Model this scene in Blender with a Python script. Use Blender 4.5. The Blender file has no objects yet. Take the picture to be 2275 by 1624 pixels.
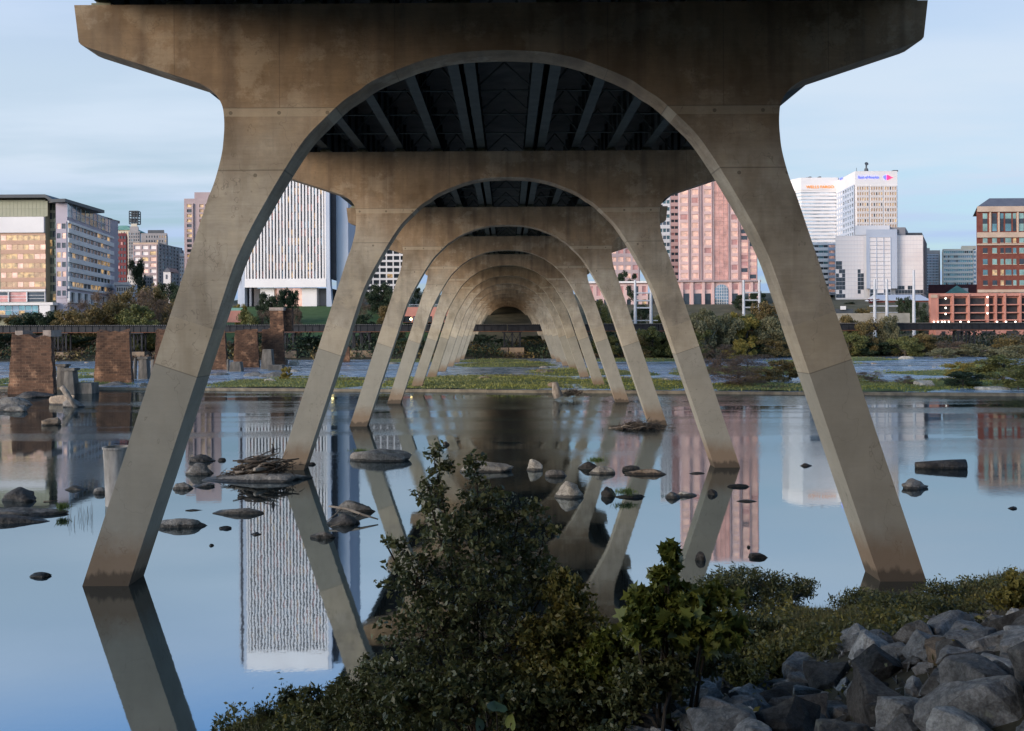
import bpy, bmesh, math, random
import numpy as np
from mathutils import Vector, Matrix
from mathutils import noise as mnoise
R = math.radians
scene = bpy.context.scene
COL = scene.collection
# ------------------------------------------------------------ camera
VPX, VPY, FOC, H, TH = 1128.0, 733.6, 2211.8, 8.45, 0.0058   # measured on the photograph at 2275 px width
cam_d = bpy.data.cameras.new('camera'); cam = bpy.data.objects.new('camera', cam_d); COL.objects.link(cam)
cam_d.sensor_width = 36; cam_d.lens = 35; cam_d.clip_end = 9000; cam_d.clip_start = .1
cam_d.shift_x = (1137.5-VPX)/2275; cam_d.shift_y = -(812-VPY)/2275
cam.matrix_world = Matrix.Translation((0, 0, H)) @ Matrix.Rotation(R(90), 4, 'X') @ Matrix.Rotation(-TH, 4, 'Z')
scene.camera = cam
# ------------------------------------------------------------ sky, sun, exposure
SUN_EL, SUN_ROT = 12.0, 236.0
world = bpy.data.worlds.new('World'); scene.world = world; world.use_nodes = True
nt = world.node_tree; N = nt.nodes; L = nt.links
sky = N.new('ShaderNodeTexSky'); sky.sky_type = 'NISHITA'; sky.sun_disc = False
sky.sun_elevation = R(SUN_EL); sky.sun_rotation = R(SUN_ROT); sky.ozone_density = 4.0; sky.dust_density = .6; sky.air_density = 1.2
tc = N.new('ShaderNodeTexCoord'); sx = N.new('ShaderNodeSeparateXYZ'); L.new(tc.outputs['Generated'], sx.inputs[0])
# thin cloud veil: the direction projected on a high plane, stretched into streaks
zz = N.new('ShaderNodeMath'); zz.operation = 'MAXIMUM'; zz.inputs[1].default_value = .0; L.new(sx.outputs['Z'], zz.inputs[0])
za = N.new('ShaderNodeMath'); za.operation = 'ADD'; za.inputs[1].default_value = .045; L.new(zz.outputs[0], za.inputs[0])
dx = N.new('ShaderNodeMath'); dx.operation = 'DIVIDE'; L.new(sx.outputs['X'], dx.inputs[0]); L.new(za.outputs[0], dx.inputs[1])
dy = N.new('ShaderNodeMath'); dy.operation = 'DIVIDE'; L.new(sx.outputs['Y'], dy.inputs[0]); L.new(za.outputs[0], dy.inputs[1])
cb = N.new('ShaderNodeCombineXYZ'); L.new(dx.outputs[0], cb.inputs[0]); L.new(dy.outputs[0], cb.inputs[1])
mp = N.new('ShaderNodeMapping'); mp.inputs['Scale'].default_value = (.42, .8, 1); mp.inputs['Location'].default_value = (3.1, 1.7, 0); L.new(cb.outputs[0], mp.inputs[0])
no = N.new('ShaderNodeTexNoise'); no.inputs['Scale'].default_value = 1.3; no.inputs['Detail'].default_value = 6; no.inputs['Roughness'].default_value = .52; L.new(mp.outputs[0], no.inputs[0])
cr = N.new('ShaderNodeValToRGB'); cr.color_ramp.elements[0].position = .40; cr.color_ramp.elements[1].position = .60
cr.color_ramp.elements[0].color = (.38,)*3+(1,); cr.color_ramp.elements[1].color = (1,)*3+(1,); L.new(no.outputs[0], cr.inputs[0])
el = N.new('ShaderNodeValToRGB'); L.new(sx.outputs['Z'], el.inputs[0])      # how thick the veil is at each height
e = el.color_ramp.elements; e[0].position = 0; e[0].color = (.85,)*3+(1,); e[1].position = 1; e[1].color = (.25,)*3+(1,)
for p_, v_ in ((.085, .95), (.14, .99), (.27, 1.0), (.36, .9), (.5, .6)):
    q = el.color_ramp.elements.new(p_); q.color = (v_,)*3+(1,)
wz = N.new('ShaderNodeValToRGB'); L.new(sx.outputs['Z'], wz.inputs[0])      # broken streaks only low in the sky
e = wz.color_ramp.elements; e[0].position = 0; e[0].color = (.3,)*3+(1,); e[1].position = 1; e[1].color = (.25,)*3+(1,)
for p_, v_ in ((.05, .7), (.09, 1), (.14, .8), (.19, .32)):
    q = wz.color_ramp.elements.new(p_); q.color = (v_,)*3+(1,)
om = N.new('ShaderNodeMath'); om.operation = 'SUBTRACT'; om.inputs[0].default_value = 1; L.new(cr.outputs[0], om.inputs[1])
ow = N.new('ShaderNodeMath'); ow.operation = 'MULTIPLY'; L.new(om.outputs[0], ow.inputs[0]); L.new(wz.outputs[0], ow.inputs[1])
o2 = N.new('ShaderNodeMath'); o2.operation = 'SUBTRACT'; o2.inputs[0].default_value = 1; L.new(ow.outputs[0], o2.inputs[1])
fm = N.new('ShaderNodeMath'); fm.operation = 'MULTIPLY'; L.new(o2.outputs[0], fm.inputs[0]); L.new(el.outputs[0], fm.inputs[1])
veil = N.new('ShaderNodeValToRGB'); L.new(sx.outputs['Z'], veil.inputs[0])
e = veil.color_ramp.elements; e[0].position = 0; e[0].color = (.30, .53, .98, 1); e[1].position = 1; e[1].color = (.18, .36, .72, 1)
for p_, c_ in ((.075, (.58, .78, 1.16)), (.15, (.89, 1.04, 1.22)), (.23, (.87, 1.04, 1.24)), (.29, (.78, .96, 1.24)), (.37, (.28, .62, 1.2)), (.55, (.22, .46, .9))):
    q = veil.color_ramp.elements.new(p_); q.color = c_+(1,)
vs = N.new('ShaderNodeVectorMath'); vs.operation = 'SCALE'; vs.inputs['Scale'].default_value = 4.05; L.new(veil.outputs[0], vs.inputs[0])
# the veil glows towards the low western sun
dt = N.new('ShaderNodeVectorMath'); dt.operation = 'DOT_PRODUCT'; dt.inputs[1].default_value = (math.sin(R(SUN_ROT)), math.cos(R(SUN_ROT)), .12); L.new(tc.outputs['Generated'], dt.inputs[0])
gm = N.new('ShaderNodeMath'); gm.operation = 'MAXIMUM'; gm.inputs[1].default_value = 0; L.new(dt.outputs['Value'], gm.inputs[0])
gp_ = N.new('ShaderNodeMath'); gp_.operation = 'POWER'; gp_.inputs[1].default_value = 1.4; L.new(gm.outputs[0], gp_.inputs[0])
gw = N.new('ShaderNodeVectorMath'); gw.operation = 'SCALE'; gw.inputs[0].default_value = (4.9, 3.7, 2.6); L.new(gp_.outputs[0], gw.inputs['Scale'])
ga = N.new('ShaderNodeVectorMath'); ga.operation = 'ADD'; ga.inputs[1].default_value = (1, 1, 1); L.new(gw.outputs[0], ga.inputs[0])
gz = N.new('ShaderNodeVectorMath'); gz.operation = 'MULTIPLY'; L.new(vs.outputs[0], gz.inputs[0]); L.new(ga.outputs[0], gz.inputs[1])
mx = N.new('ShaderNodeMix'); mx.data_type = 'RGBA'; L.new(fm.outputs[0], mx.inputs['Factor'])
L.new(sky.outputs[0], mx.inputs['A']); L.new(gz.outputs[0], mx.inputs['B'])
L.new(mx.outputs['Result'], N['Background'].inputs[0]); N['Background'].inputs[1].default_value = .12
sd = bpy.data.lights.new('sun', 'SUN'); sd.energy = 2.6; sd.angle = R(32); sd.color = (1, .80, .66)
so = bpy.data.objects.new('sun', sd); COL.objects.link(so)
sdir = Vector((math.sin(R(SUN_ROT))*math.cos(R(SUN_EL)), math.cos(R(SUN_ROT))*math.cos(R(SUN_EL)), math.sin(R(SUN_EL))))
so.rotation_euler = sdir.to_track_quat('Z', 'Y').to_euler(); so.location = (-40, -40, 60)
vset = scene.view_settings; vset.view_transform = 'Standard'; vset.look = 'None'; vset.gamma = 1; vset.exposure = .62; vset.use_curve_mapping = False
try: scene.cycles.use_denoising = True; scene.cycles.max_bounces = 8
except Exception: pass
# ------------------------------------------------------------ helpers
def rel(X, Y):
    a = X-VPX; b = Y-VPY
    return a-TH*b, b+TH*a
def P(X, Y, d):                      # photo pixel at a real distance -> world point
    a, b = rel(X, Y); return Vector((a*d/FOC, d, H-b*d/FOC))
def onz(X, Y, z=0.0):                # photo pixel on a level surface
    a, b = rel(X, Y); d = (H-z)*FOC/max(b, 1); return Vector((a*d/FOC, d, z))
def zat(X, Y, d): return P(X, Y, d).z
def xat(X, Y, d): return P(X, Y, d).x
def tag(o, label=None, cat=None, group=None, kind=None):
    if label: o['label'] = label
    if cat: o['category'] = cat
    if group: o['group'] = group
    if kind: o['kind'] = kind
    return o
def empty(name, loc, label, cat, group=None):
    o = bpy.data.objects.new(name, None); COL.objects.link(o); o.location = loc; o.empty_display_size = .5
    return tag(o, label, cat, group)
def raw(name, V, F, mats, parent=None, org=(0, 0, 0), mi=None, smooth=False, loc=None):
    V = np.asarray(V, dtype=np.float32)-np.asarray(org, dtype=np.float32)
    me = bpy.data.meshes.new(name)
    me.from_pydata(V.tolist(), [], [list(map(int, f)) for f in F])
    if not isinstance(mats, (list, tuple)): mats = [mats]
    for m in mats: me.materials.append(m)
    if mi is not None: me.polygons.foreach_set('material_index', np.asarray(mi, dtype=np.int32))
    if smooth: me.polygons.foreach_set('use_smooth', [True]*len(me.polygons))
    me.update()
    o = bpy.data.objects.new(name, me); COL.objects.link(o)
    if parent is not None: o.parent = parent; o.location = loc or (0, 0, 0)
    else: o.location = loc if loc is not None else org
    return o
class MB:
    def __init__(s): s.V = []; s.F = []; s.M = []
    def add(s, V, F, mi=0):
        b = len(s.V); s.V += [tuple(v) for v in V]; s.F += [[b+i for i in f] for f in F]; s.M += [mi]*len(F)
    def box(s, x0, x1, y0, y1, z0, z1, mi=0):
        s.add([(x0,y0,z0),(x1,y0,z0),(x1,y1,z0),(x0,y1,z0),(x0,y0,z1),(x1,y0,z1),(x1,y1,z1),(x0,y1,z1)],
              [(0,3,2,1),(4,5,6,7),(0,1,5,4),(1,2,6,5),(2,3,7,6),(3,0,4,7)], mi)
    def sbox(s, x0, x1, y0, y1, z0, z1, sh, mi=0):   # plan is a parallelogram: the block stands skewed to the river
        q = (y1-y0)*sh; s.add([(x0,y0,z0),(x1,y0,z0),(x1+q,y1,z0),(x0+q,y1,z0),(x0,y0,z1),(x1,y0,z1),(x1+q,y1,z1),(x0+q,y1,z1)],
              [(0,3,2,1),(4,5,6,7),(0,1,5,4),(1,2,6,5),(2,3,7,6),(3,0,4,7)], mi)
    def obox(s, a, u, v, lu, lv, z0, z1, mi=0):   # box on a ground point with two horizontal axes
        a = Vector((a[0], a[1], 0)); p = [a, a+u*lu, a+u*lu+v*lv, a+v*lv]
        s.add([(q.x, q.y, z0) for q in p]+[(q.x, q.y, z1) for q in p],
              [(0,3,2,1),(4,5,6,7),(0,1,5,4),(1,2,6,5),(2,3,7,6),(3,0,4,7)], mi)
    def quad(s, a, b, c, d, mi=0): s.add([a, b, c, d], [(0,1,2,3)], mi)
    def prism(s, poly, y0, y1, mi=0):              # polygon in x,z extruded along y
        n = len(poly); V = [(x, y0, z) for x, z in poly]+[(x, y1, z) for x, z in poly]
        s.add(V, [tuple(range(n)), tuple(range(2*n-1, n-1, -1))]+[(i, n+i, n+(i+1) % n, (i+1) % n) for i in range(n)], mi)
    def tube(s, pts, rad, n=6, mi=0, cap=True):
        pts = [Vector(p) for p in pts]; b = len(s.V); k = len(pts)
        for i, p in enumerate(pts):
            t = (pts[min(i+1, k-1)]-pts[max(i-1, 0)]).normalized()
            u = t.cross(Vector((0, 0, 1)));  u = u if u.length > .1 else t.cross(Vector((0, 1, 0))); u.normalize(); w = t.cross(u)
            r = rad[i] if hasattr(rad, '__len__') else rad
            for j in range(n):
                a = 2*math.pi*j/n; s.V.append(tuple(p+u*math.cos(a)*r+w*math.sin(a)*r))
        for i in range(k-1):
            for j in range(n):
                j2 = (j+1) % n; s.F.append([b+i*n+j, b+i*n+j2, b+(i+1)*n+j2, b+(i+1)*n+j]); s.M.append(mi)
        if cap:
            s.F.append([b+j for j in range(n)][::-1]); s.M.append(mi)
            s.F.append([b+(k-1)*n+j for j in range(n)]); s.M.append(mi)
    def lathe(s, c, prof, n=24, mi=0):
        b = len(s.V); c = Vector(c)
        for r, z in prof:
            for j in range(n):
                a = 2*math.pi*j/n; s.V.append((c.x+r*math.cos(a), c.y+r*math.sin(a), c.z+z))
        for i in range(len(prof)-1):
            for j in range(n):
                j2 = (j+1) % n; s.F.append([b+i*n+j, b+i*n+j2, b+(i+1)*n+j2, b+(i+1)*n+j]); s.M.append(mi)
    def build(s, name, mats, parent=None, org=None, smooth=False):
        if org is None: org = tuple(parent.location) if parent is not None and parent.type == 'EMPTY' else (0, 0, 0)
        if parent is not None and parent.type != 'EMPTY': org = root_loc(parent)
        return raw(name, s.V, s.F, mats, parent, org, s.M, smooth)
def root_loc(o):
    while o.parent is not None: o = o.parent
    return tuple(o.location)
# ------------------------------------------------------------ materials
MATS = {}
def nodes(m): return m.node_tree.nodes, m.node_tree.links
def M(name, c1, c2=None, scale=1.0, rough=.85, bump=.0, bscale=None, spec=.3, stretch=(1, 1, 1), space='Object', metal=0, lo=.35, hi=.65, bdist=.05):
    if name in MATS: return MATS[name]
    m = bpy.data.materials.new(name); m.use_nodes = True; n, l = nodes(m); b = n['Principled BSDF']
    b.inputs['Roughness'].default_value = rough; b.inputs['Specular IOR Level'].default_value = spec; b.inputs['Metallic'].default_value = metal
    b.inputs['Base Color'].default_value = tuple(c1)+(1,)
    t = n.new('ShaderNodeTexCoord'); mpn = n.new('ShaderNodeMapping'); mpn.inputs['Scale'].default_value = stretch
    if space == 'World':
        g = n.new('ShaderNodeNewGeometry'); l.new(g.outputs['Position'], mpn.inputs[0])
    else: l.new(t.outputs['Object'], mpn.inputs[0])
    if c2 is not None:
        x = n.new('ShaderNodeTexNoise'); x.inputs['Scale'].default_value = scale; x.inputs['Detail'].default_value = 12; x.inputs['Roughness'].default_value = .6; l.new(mpn.outputs[0], x.inputs[0])
        r = n.new('ShaderNodeValToRGB'); r.color_ramp.elements[0].position = lo; r.color_ramp.elements[1].position = hi
        r.color_ramp.elements[0].color = tuple(c1)+(1,); r.color_ramp.elements[1].color = tuple(c2)+(1,)
        l.new(x.outputs[0], r.inputs[0]); l.new(r.outputs[0], b.inputs['Base Color'])
    if bump:
        x2 = n.new('ShaderNodeTexNoise'); x2.inputs['Scale'].default_value = bscale or scale*3; x2.inputs['Detail'].default_value = 8; l.new(mpn.outputs[0], x2.inputs[0])
        bp = n.new('ShaderNodeBump'); bp.inputs['Strength'].default_value = bump; bp.inputs['Distance'].default_value = bdist; l.new(x2.outputs[0], bp.inputs['Height']); l.new(bp.outputs[0], b.inputs['Normal'])
    MATS[name] = m; return m
def emit(name, c, s):
    m = bpy.data.materials.new(name); m.use_nodes = True; n, l = nodes(m); b = n['Principled BSDF']
    b.inputs['Base Color'].default_value = tuple(c)+(1,); b.inputs['Emission Color'].default_value = tuple(c)+(1,); b.inputs['Emission Strength'].default_value = s
    MATS[name] = m; return m
def glass(name, c, rough=.08, metal=.6, e=None, es=0):   # mirror-like building glass; optional emission paints a warm glow into the panes
    m = bpy.data.materials.new(name); m.use_nodes = True; n, l = nodes(m); b = n['Principled BSDF']
    b.inputs['Roughness'].default_value = rough; b.inputs['Metallic'].default_value = metal
    g = n.new('ShaderNodeNewGeometry'); x = n.new('ShaderNodeTexNoise'); x.inputs['Scale'].default_value = .23; x.inputs['Detail'].default_value = 4; l.new(g.outputs['Position'], x.inputs[0])
    r = n.new('ShaderNodeMapRange'); r.inputs['From Min'].default_value = .3; r.inputs['From Max'].default_value = .7; r.inputs['To Min'].default_value = .65; r.inputs['To Max'].default_value = 1.25; l.new(x.outputs[0], r.inputs[0])
    v = n.new('ShaderNodeVectorMath'); v.operation = 'SCALE'; v.inputs[0].default_value = c; l.new(r.outputs[0], v.inputs['Scale']); l.new(v.outputs[0], b.inputs['Base Color'])
    if e:
        b.inputs['Emission Color'].default_value = tuple(e)+(1,)
        x3 = n.new('ShaderNodeTexNoise'); x3.inputs['Scale'].default_value = .6; x3.inputs['Detail'].default_value = 3; l.new(g.outputs['Position'], x3.inputs[0])
        r3 = n.new('ShaderNodeMapRange'); r3.inputs['From Min'].default_value = .42; r3.inputs['From Max'].default_value = .62; r3.inputs['To Min'].default_value = .15*es; r3.inputs['To Max'].default_value = es; l.new(x3.outputs[0], r3.inputs[0]); l.new(r3.outputs[0], b.inputs['Emission Strength'])
    MATS[name] = m; return m
def foliage(name, c1, c2, c3=None, scale=.5, rough=.6, rnd=.55):
    m = bpy.data.materials.new(name); m.use_nodes = True; n, l = nodes(m); b = n['Principled BSDF']
    b.inputs['Roughness'].default_value = rough; b.inputs['Specular IOR Level'].default_value = .35
    g = n.new('ShaderNodeNewGeometry'); r = n.new('ShaderNodeValToRGB'); el = r.color_ramp.elements
    el[0].color = tuple(c1)+(1,); el[1].color = tuple(c2)+(1,)
    if c3: q = el.new(.93); el[1].position = .8; q.color = tuple(c3)+(1,); el[2].color = tuple(c3)+(1,)
    x = n.new('ShaderNodeTexNoise'); x.inputs['Scale'].default_value = scale; l.new(g.outputs['Position'], x.inputs[0])
    a = n.new('ShaderNodeMath'); a.operation = 'MULTIPLY_ADD'; a.inputs[1].default_value = rnd; l.new(g.outputs['Random Per Island'], a.inputs[0])
    s2 = n.new('ShaderNodeMath'); s2.operation = 'MULTIPLY'; s2.inputs[1].default_value = 1.15-rnd; l.new(x.outputs[0], s2.inputs[0]); l.new(s2.outputs[0], a.inputs[2])
    l.new(a.outputs[0], r.inputs[0]); l.new(r.outputs[0], b.inputs['Base Color'])
    t = n.new('ShaderNodeBsdfTranslucent'); l.new(r.outputs[0], t.inputs[0]); mxs = n.new('ShaderNodeMixShader'); mxs.inputs[0].default_value = .25
    l.new(b.outputs[0], mxs.inputs[1]); l.new(t.outputs[0], mxs.inputs[2]); l.new(mxs.outputs[0], n['Material Output'].inputs[0])
    MATS[name] = m; return m
# ---- concrete of the bridge: board marks, pour joints, rust and waterline stains
def concrete_mat():
    m = bpy.data.materials.new('bridge concrete'); m.use_nodes = True; n, l = nodes(m); b = n['Principled BSDF']; b.inputs['Roughness'].default_value = .9; b.inputs['Specular IOR Level'].default_value = .2
    t = n.new('ShaderNodeTexCoord'); oi = n.new('ShaderNodeObjectInfo')
    ad = n.new('ShaderNodeVectorMath'); ad.operation = 'MULTIPLY_ADD'
    rn = n.new('ShaderNodeCombineXYZ'); l.new(oi.outputs['Random'], rn.inputs[0]); l.new(oi.outputs['Random'], rn.inputs[2])
    l.new(rn.outputs[0], ad.inputs[0]); ad.inputs[1].default_value = (57, 1, 31); l.new(t.outputs['Object'], ad.inputs[2])
    def noi(scale, st=(1, 1, 1), det=7, ro=.6):
        mm = n.new('ShaderNodeMapping'); mm.inputs['Scale'].default_value = st; l.new(ad.outputs[0], mm.inputs[0])
        x = n.new('ShaderNodeTexNoise'); x.inputs['Scale'].default_value = scale; x.inputs['Detail'].default_value = det; x.inputs['Roughness'].default_value = ro; l.new(mm.outputs[0], x.inputs[0]); return x.outputs[0]
    def ramp(src, *st):
        r = n.new('ShaderNodeValToRGB'); el = r.color_ramp.elements
        el[0].position, el[0].color = st[0][0], tuple(st[0][1])+(1,); el[1].position, el[1].color = st[-1][0], tuple(st[-1][1])+(1,)
        for p, c in st[1:-1]: q = el.new(p); q.color = tuple(c)+(1,)
        l.new(src, r.inputs[0]); return r.outputs[0]
    def mix(f, a, c, mode='MIX'):
        x = n.new('ShaderNodeMix'); x.data_type = 'RGBA'; x.blend_type = mode
        for k, v in (('Factor', f), ('A', a), ('B', c)):
            if isinstance(v, (int, float)): x.inputs[k].default_value = v
            elif isinstance(v, tuple): x.inputs[k].default_value = v+(1,)
            else: l.new(v, x.inputs[k])
        return x.outputs['Result']
    def math_(op, a, c=None, cl=False):
        x = n.new('ShaderNodeMath'); x.operation = op; x.use_clamp = cl
        for i, v in enumerate((a, c)):
            if v is None: continue
            if isinstance(v, (int, float)): x.inputs[i].default_value = v
            else: l.new(v, x.inputs[i])
        return x.outputs[0]
    W1 = (1, 1, 1)
    col = ramp(noi(.32, (1, 1, 1.3)), (.36, (.285, .255, .20)), (.5, (.365, .33, .262)), (.64, (.45, .41, .33)))
    col = mix(.75, col, ramp(noi(1.6, (1, 1, .35)), (.38, (.80, .78, .74)), (.5, W1), (.66, (1.12, 1.1, 1.04))), 'MULTIPLY')
    col = mix(.5, col, ramp(noi(5, (.4, .4, 3.2), 4), (.35, (.88,)*3), (.65, (1.07,)*3)), 'MULTIPLY')
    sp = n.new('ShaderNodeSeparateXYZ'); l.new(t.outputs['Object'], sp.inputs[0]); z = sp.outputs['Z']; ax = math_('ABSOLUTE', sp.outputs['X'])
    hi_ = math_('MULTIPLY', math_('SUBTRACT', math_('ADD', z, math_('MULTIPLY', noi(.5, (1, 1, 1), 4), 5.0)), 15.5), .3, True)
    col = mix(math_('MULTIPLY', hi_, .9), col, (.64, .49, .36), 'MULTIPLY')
    pat = ramp(noi(.45, (1, 1, 1.2), 9, .7), (.54, (0,)*3), (.60, (1,)*3)); col = mix(math_('MULTIPLY', pat, .28), col, (.50, .43, .31))
    # streaks running down from the deck joints
    stk = ramp(noi(1.1, (.9, .2, .03), 3), (.50, (0,)*3), (.64, (1,)*3))
    up = math_('MULTIPLY', math_('SUBTRACT', z, 12.5, False), .2, True)
    col = mix(math_('MULTIPLY', math_('MULTIPLY', stk, up), .45, True), col, (.085, .06, .045))
    dr = ramp(noi(1.6, (1.3, .3, .06), 4), (.54, (0,)*3), (.68, (1,)*3)); col = mix(math_('MULTIPLY', dr, .22), col, (.15, .13, .10))
    fb = ramp(noi(2.6, (.05, .05, 3.0), 2), (.46, (.92,)*3), (.56, (1.04,)*3)); col = mix(.3, col, fb, 'MULTIPLY')
    # the smooth lower pour of each leg ends on a line square to the leg
    s = math_('SUBTRACT', z, math_('MULTIPLY', ax, .335))
    low = math_('LESS_THAN', s, 3.52); leg = math_('LESS_THAN', z, 9.0)
    lowf = math_('MULTIPLY', low, leg)
    col = mix(math_('MULTIPLY', lowf, .75), col, mix(.5, (.265, .26, .215), ramp(noi(.9), (.3, (.235, .23, .19)), (.7, (.315, .305, .255)))))
    warm = math_('MULTIPLY', math_('MULTIPLY', math_('LESS_THAN', s, 5.3), math_('SUBTRACT', 1, low)), math_('MULTIPLY', leg, .35))
    col = mix(warm, col, (.43, .37, .26))
    for zj in (15.9, 13.83, 3.52):
        src = s if zj == 3.52 else z
        d = math_('ABSOLUTE', math_('SUBTRACT', src, zj)); ln = math_('LESS_THAN', d, .022)
        if zj == 3.52: ln = math_('MULTIPLY', ln, leg)
        col = mix(math_('MULTIPLY', ln, .5), col, (.09, .08, .06))
    bl = math_('MULTIPLY', math_('GREATER_THAN', z, 15.62), math_('LESS_THAN', z, 15.9)); col = mix(math_('MULTIPLY', bl, .35), col, (.47, .42, .31))
    for xj in (7.4, 3.55, 10.9):
        d = math_('ABSOLUTE', math_('SUBTRACT', ax, xj)); ln = math_('MULTIPLY', math_('LESS_THAN', d, .015), math_('GREATER_THAN', z, 15.9)); col = mix(math_('MULTIPLY', ln, .45), col, (.1, .08, .06))
    for zj, ph in ((15.74, .1), (13.66, .6)):      # form tie holes in rows beside the pour joints
        fx_ = math_('SUBTRACT', math_('FRACT', math_('ADD', math_('MULTIPLY', sp.outputs['X'], .62), ph)), .5); fx_ = math_('MULTIPLY', fx_, 1.6)
        dz_ = math_('SUBTRACT', z, zj); dd = math_('ADD', math_('MULTIPLY', fx_, fx_), math_('MULTIPLY', dz_, dz_)); col = mix(math_('MULTIPLY', math_('LESS_THAN', dd, .0042), .6), col, (.07, .06, .045))
    crk = math_('LESS_THAN', math_('ABSOLUTE', math_('SUBTRACT', noi(.55, (1, 1, .8), 4, .55), .5)), .0022); col = mix(math_('MULTIPLY', crk, .35), col, (.10, .085, .065))
    # brown flood stain, then the wet band at the water
    zn = math_('ADD', z, math_('MULTIPLY', noi(2.2, (1, 1, .6), 5), -1.1))
    br = math_('MULTIPLY', math_('SUBTRACT', 1.35, zn), 1.0, True); col = mix(math_('MULTIPLY', br, .7), col, (.20, .125, .07))
    zn2 = math_('ADD', z, math_('MULTIPLY', noi(3, (1, 1, .3), 6), -.9)); wet = math_('MULTIPLY', math_('SUBTRACT', .02, zn2), 6.0, True); col = mix(math_('MULTIPLY', wet, .7), col, (.045, .038, .03))
    l.new(col, b.inputs['Base Color'])
    bp = n.new('ShaderNodeBump'); bp.inputs['Strength'].default_value = .35; bp.inputs['Distance'].default_value = .02; l.new(noi(9, (1, 1, 2.5), 8), bp.inputs['Height']); l.new(bp.outputs[0], b.inputs['Normal'])
    return m
CONC = concrete_mat()
# ---- river water
def water_mat(name, near, far, y0, y1, rough, body, foam=0.0):
    m = bpy.data.materials.new(name); m.use_nodes = True; n, l = nodes(m); b = n['Principled BSDF']; n.remove(b)
    df = n.new('ShaderNodeBsdfDiffuse'); df.inputs[0].default_value = tuple(body)+(1,)
    gl = n.new('ShaderNodeBsdfGlossy'); gl.inputs['Roughness'].default_value = rough; gl.inputs[0].default_value = (.80, .92, 1, 1)
    fr = n.new('ShaderNodeFresnel'); fr.inputs['IOR'].default_value = 12
    ms = n.new('ShaderNodeMixShader'); l.new(fr.outputs[0], ms.inputs[0]); l.new(df.outputs[0], ms.inputs[1]); l.new(gl.outputs[0], ms.inputs[2]); l.new(ms.outputs[0], n['Material Output'].inputs[0])
    g = n.new('ShaderNodeNewGeometry'); sp = n.new('ShaderNodeSeparateXYZ'); l.new(g.outputs['Position'], sp.inputs[0])
    def noi(scale, st, det):
        mm = n.new('ShaderNodeMapping'); mm.inputs['Scale'].default_value = st; l.new(g.outputs['Position'], mm.inputs[0])
        x = n.new('ShaderNodeTexNoise'); x.inputs['Scale'].default_value = scale; x.inputs['Detail'].default_value = det; l.new(mm.outputs[0], x.inputs[0]); return x.outputs[0]
    ad = n.new('ShaderNodeMath'); ad.operation = 'MULTIPLY'; ad.inputs[1].default_value = .0009; l.new(noi(2.0, (1, .7, 1), 3.5), ad.inputs[0]); fine = noi(4.2, (.8, 1.1, 1), 3)
    mr = n.new('ShaderNodeMapRange'); mr.interpolation_type = 'SMOOTHSTEP'; mr.inputs['From Min'].default_value = y0; mr.inputs['From Max'].default_value = y1; mr.inputs['To Min'].default_value = near; mr.inputs['To Max'].default_value = far
    l.new(sp.outputs['Y'], mr.inputs[0])
    pt = n.new('ShaderNodeMapRange'); pt.inputs['From Min'].default_value = .42; pt.inputs['From Max'].default_value = .64; pt.inputs['To Min'].default_value = .12; pt.inputs['To Max'].default_value = 3.6; l.new(noi(.06, (.3, 1.9, 1), 4), pt.inputs[0])
    mu = n.new('ShaderNodeMath'); mu.operation = 'MULTIPLY'; l.new(mr.outputs[0], mu.inputs[0]); l.new(pt.outputs[0], mu.inputs[1])
    m2 = n.new('ShaderNodeMath'); m2.operation = 'MULTIPLY_ADD'; l.new(mu.outputs[0], m2.inputs[0]); l.new(fine, m2.inputs[1]); l.new(ad.outputs[0], m2.inputs[2])
    bp = n.new('ShaderNodeBump'); bp.inputs['Strength'].default_value = 1; bp.inputs['Distance'].default_value = 1; l.new(m2.outputs[0], bp.inputs['Height'])
    for q in (df, gl): l.new(bp.outputs[0], q.inputs['Normal'])
    if foam:
        f = n.new('ShaderNodeValToRGB'); f.color_ramp.elements[0].position = .47; f.color_ramp.elements[1].position = .66; l.new(noi(.55, (.6, 1.8, 1), 6), f.inputs[0])
        f.color_ramp.elements[0].color = tuple(body)+(1,); f.color_ramp.elements[1].color = (foam, foam*1.03, foam*1.08, 1); l.new(f.outputs[0], df.inputs[0])
    return m
WATER = water_mat('river water', .0, .0068, 40, 110, .028, (.012, .016, .016))
RAPID = water_mat('shallow rapids', .05, .06, 120, 200, .12, (.12, .19, .27), .8)
# ------------------------------------------------------------ ground
def y_edge(x): return min(max(20+.55*(x+6), 4), 44)-3.4*math.exp(-((x-10.4)/1.5)**2)+2.0*math.exp(-((x-6.8)/1.6)**2)+.7*math.sin(x*.9)+.35*math.sin(x*2.3+1)
def near_h(x, y):
    s = (y_edge(x)-y)*.877
    if s < 0: return max(-1.6, s*.35)
    h = .30*s if s > 1 else .30*s
    return min(h, 6.4+.02*s)
def city_h(x, y):
    t = [(272, -1.2), (281, .0), (288, .7), (302, 4), (345, 6.2), (362, 9.5), (415, 18.6), (600, 30), (900, 37), (3000, 42)]
    if y <= t[0][0]: return -1.6
    h = 42
    for (a, ha), (b, hb) in zip(t, t[1:]):
        if y <= b: h = ha+(hb-ha)*(y-a)/(b-a); break
    if x < -150 and h > 4: h = 4+(h-4)*max(.5, 1-(-150-x)/100)
    return h
def ground_h(x, y):
    h = near_h(x, y) if y < 100 else city_h(x, y)
    return h+(.12*mnoise.noise(Vector((x*.5, y*.5, 0))) if y < 60 else .25*mnoise.noise(Vector((x*.06, y*.06, 0))))
def axis(segs):
    out = []
    for a, b, st in segs: out += list(np.arange(a, b, st))
    return out+[segs[-1][1]]
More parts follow.
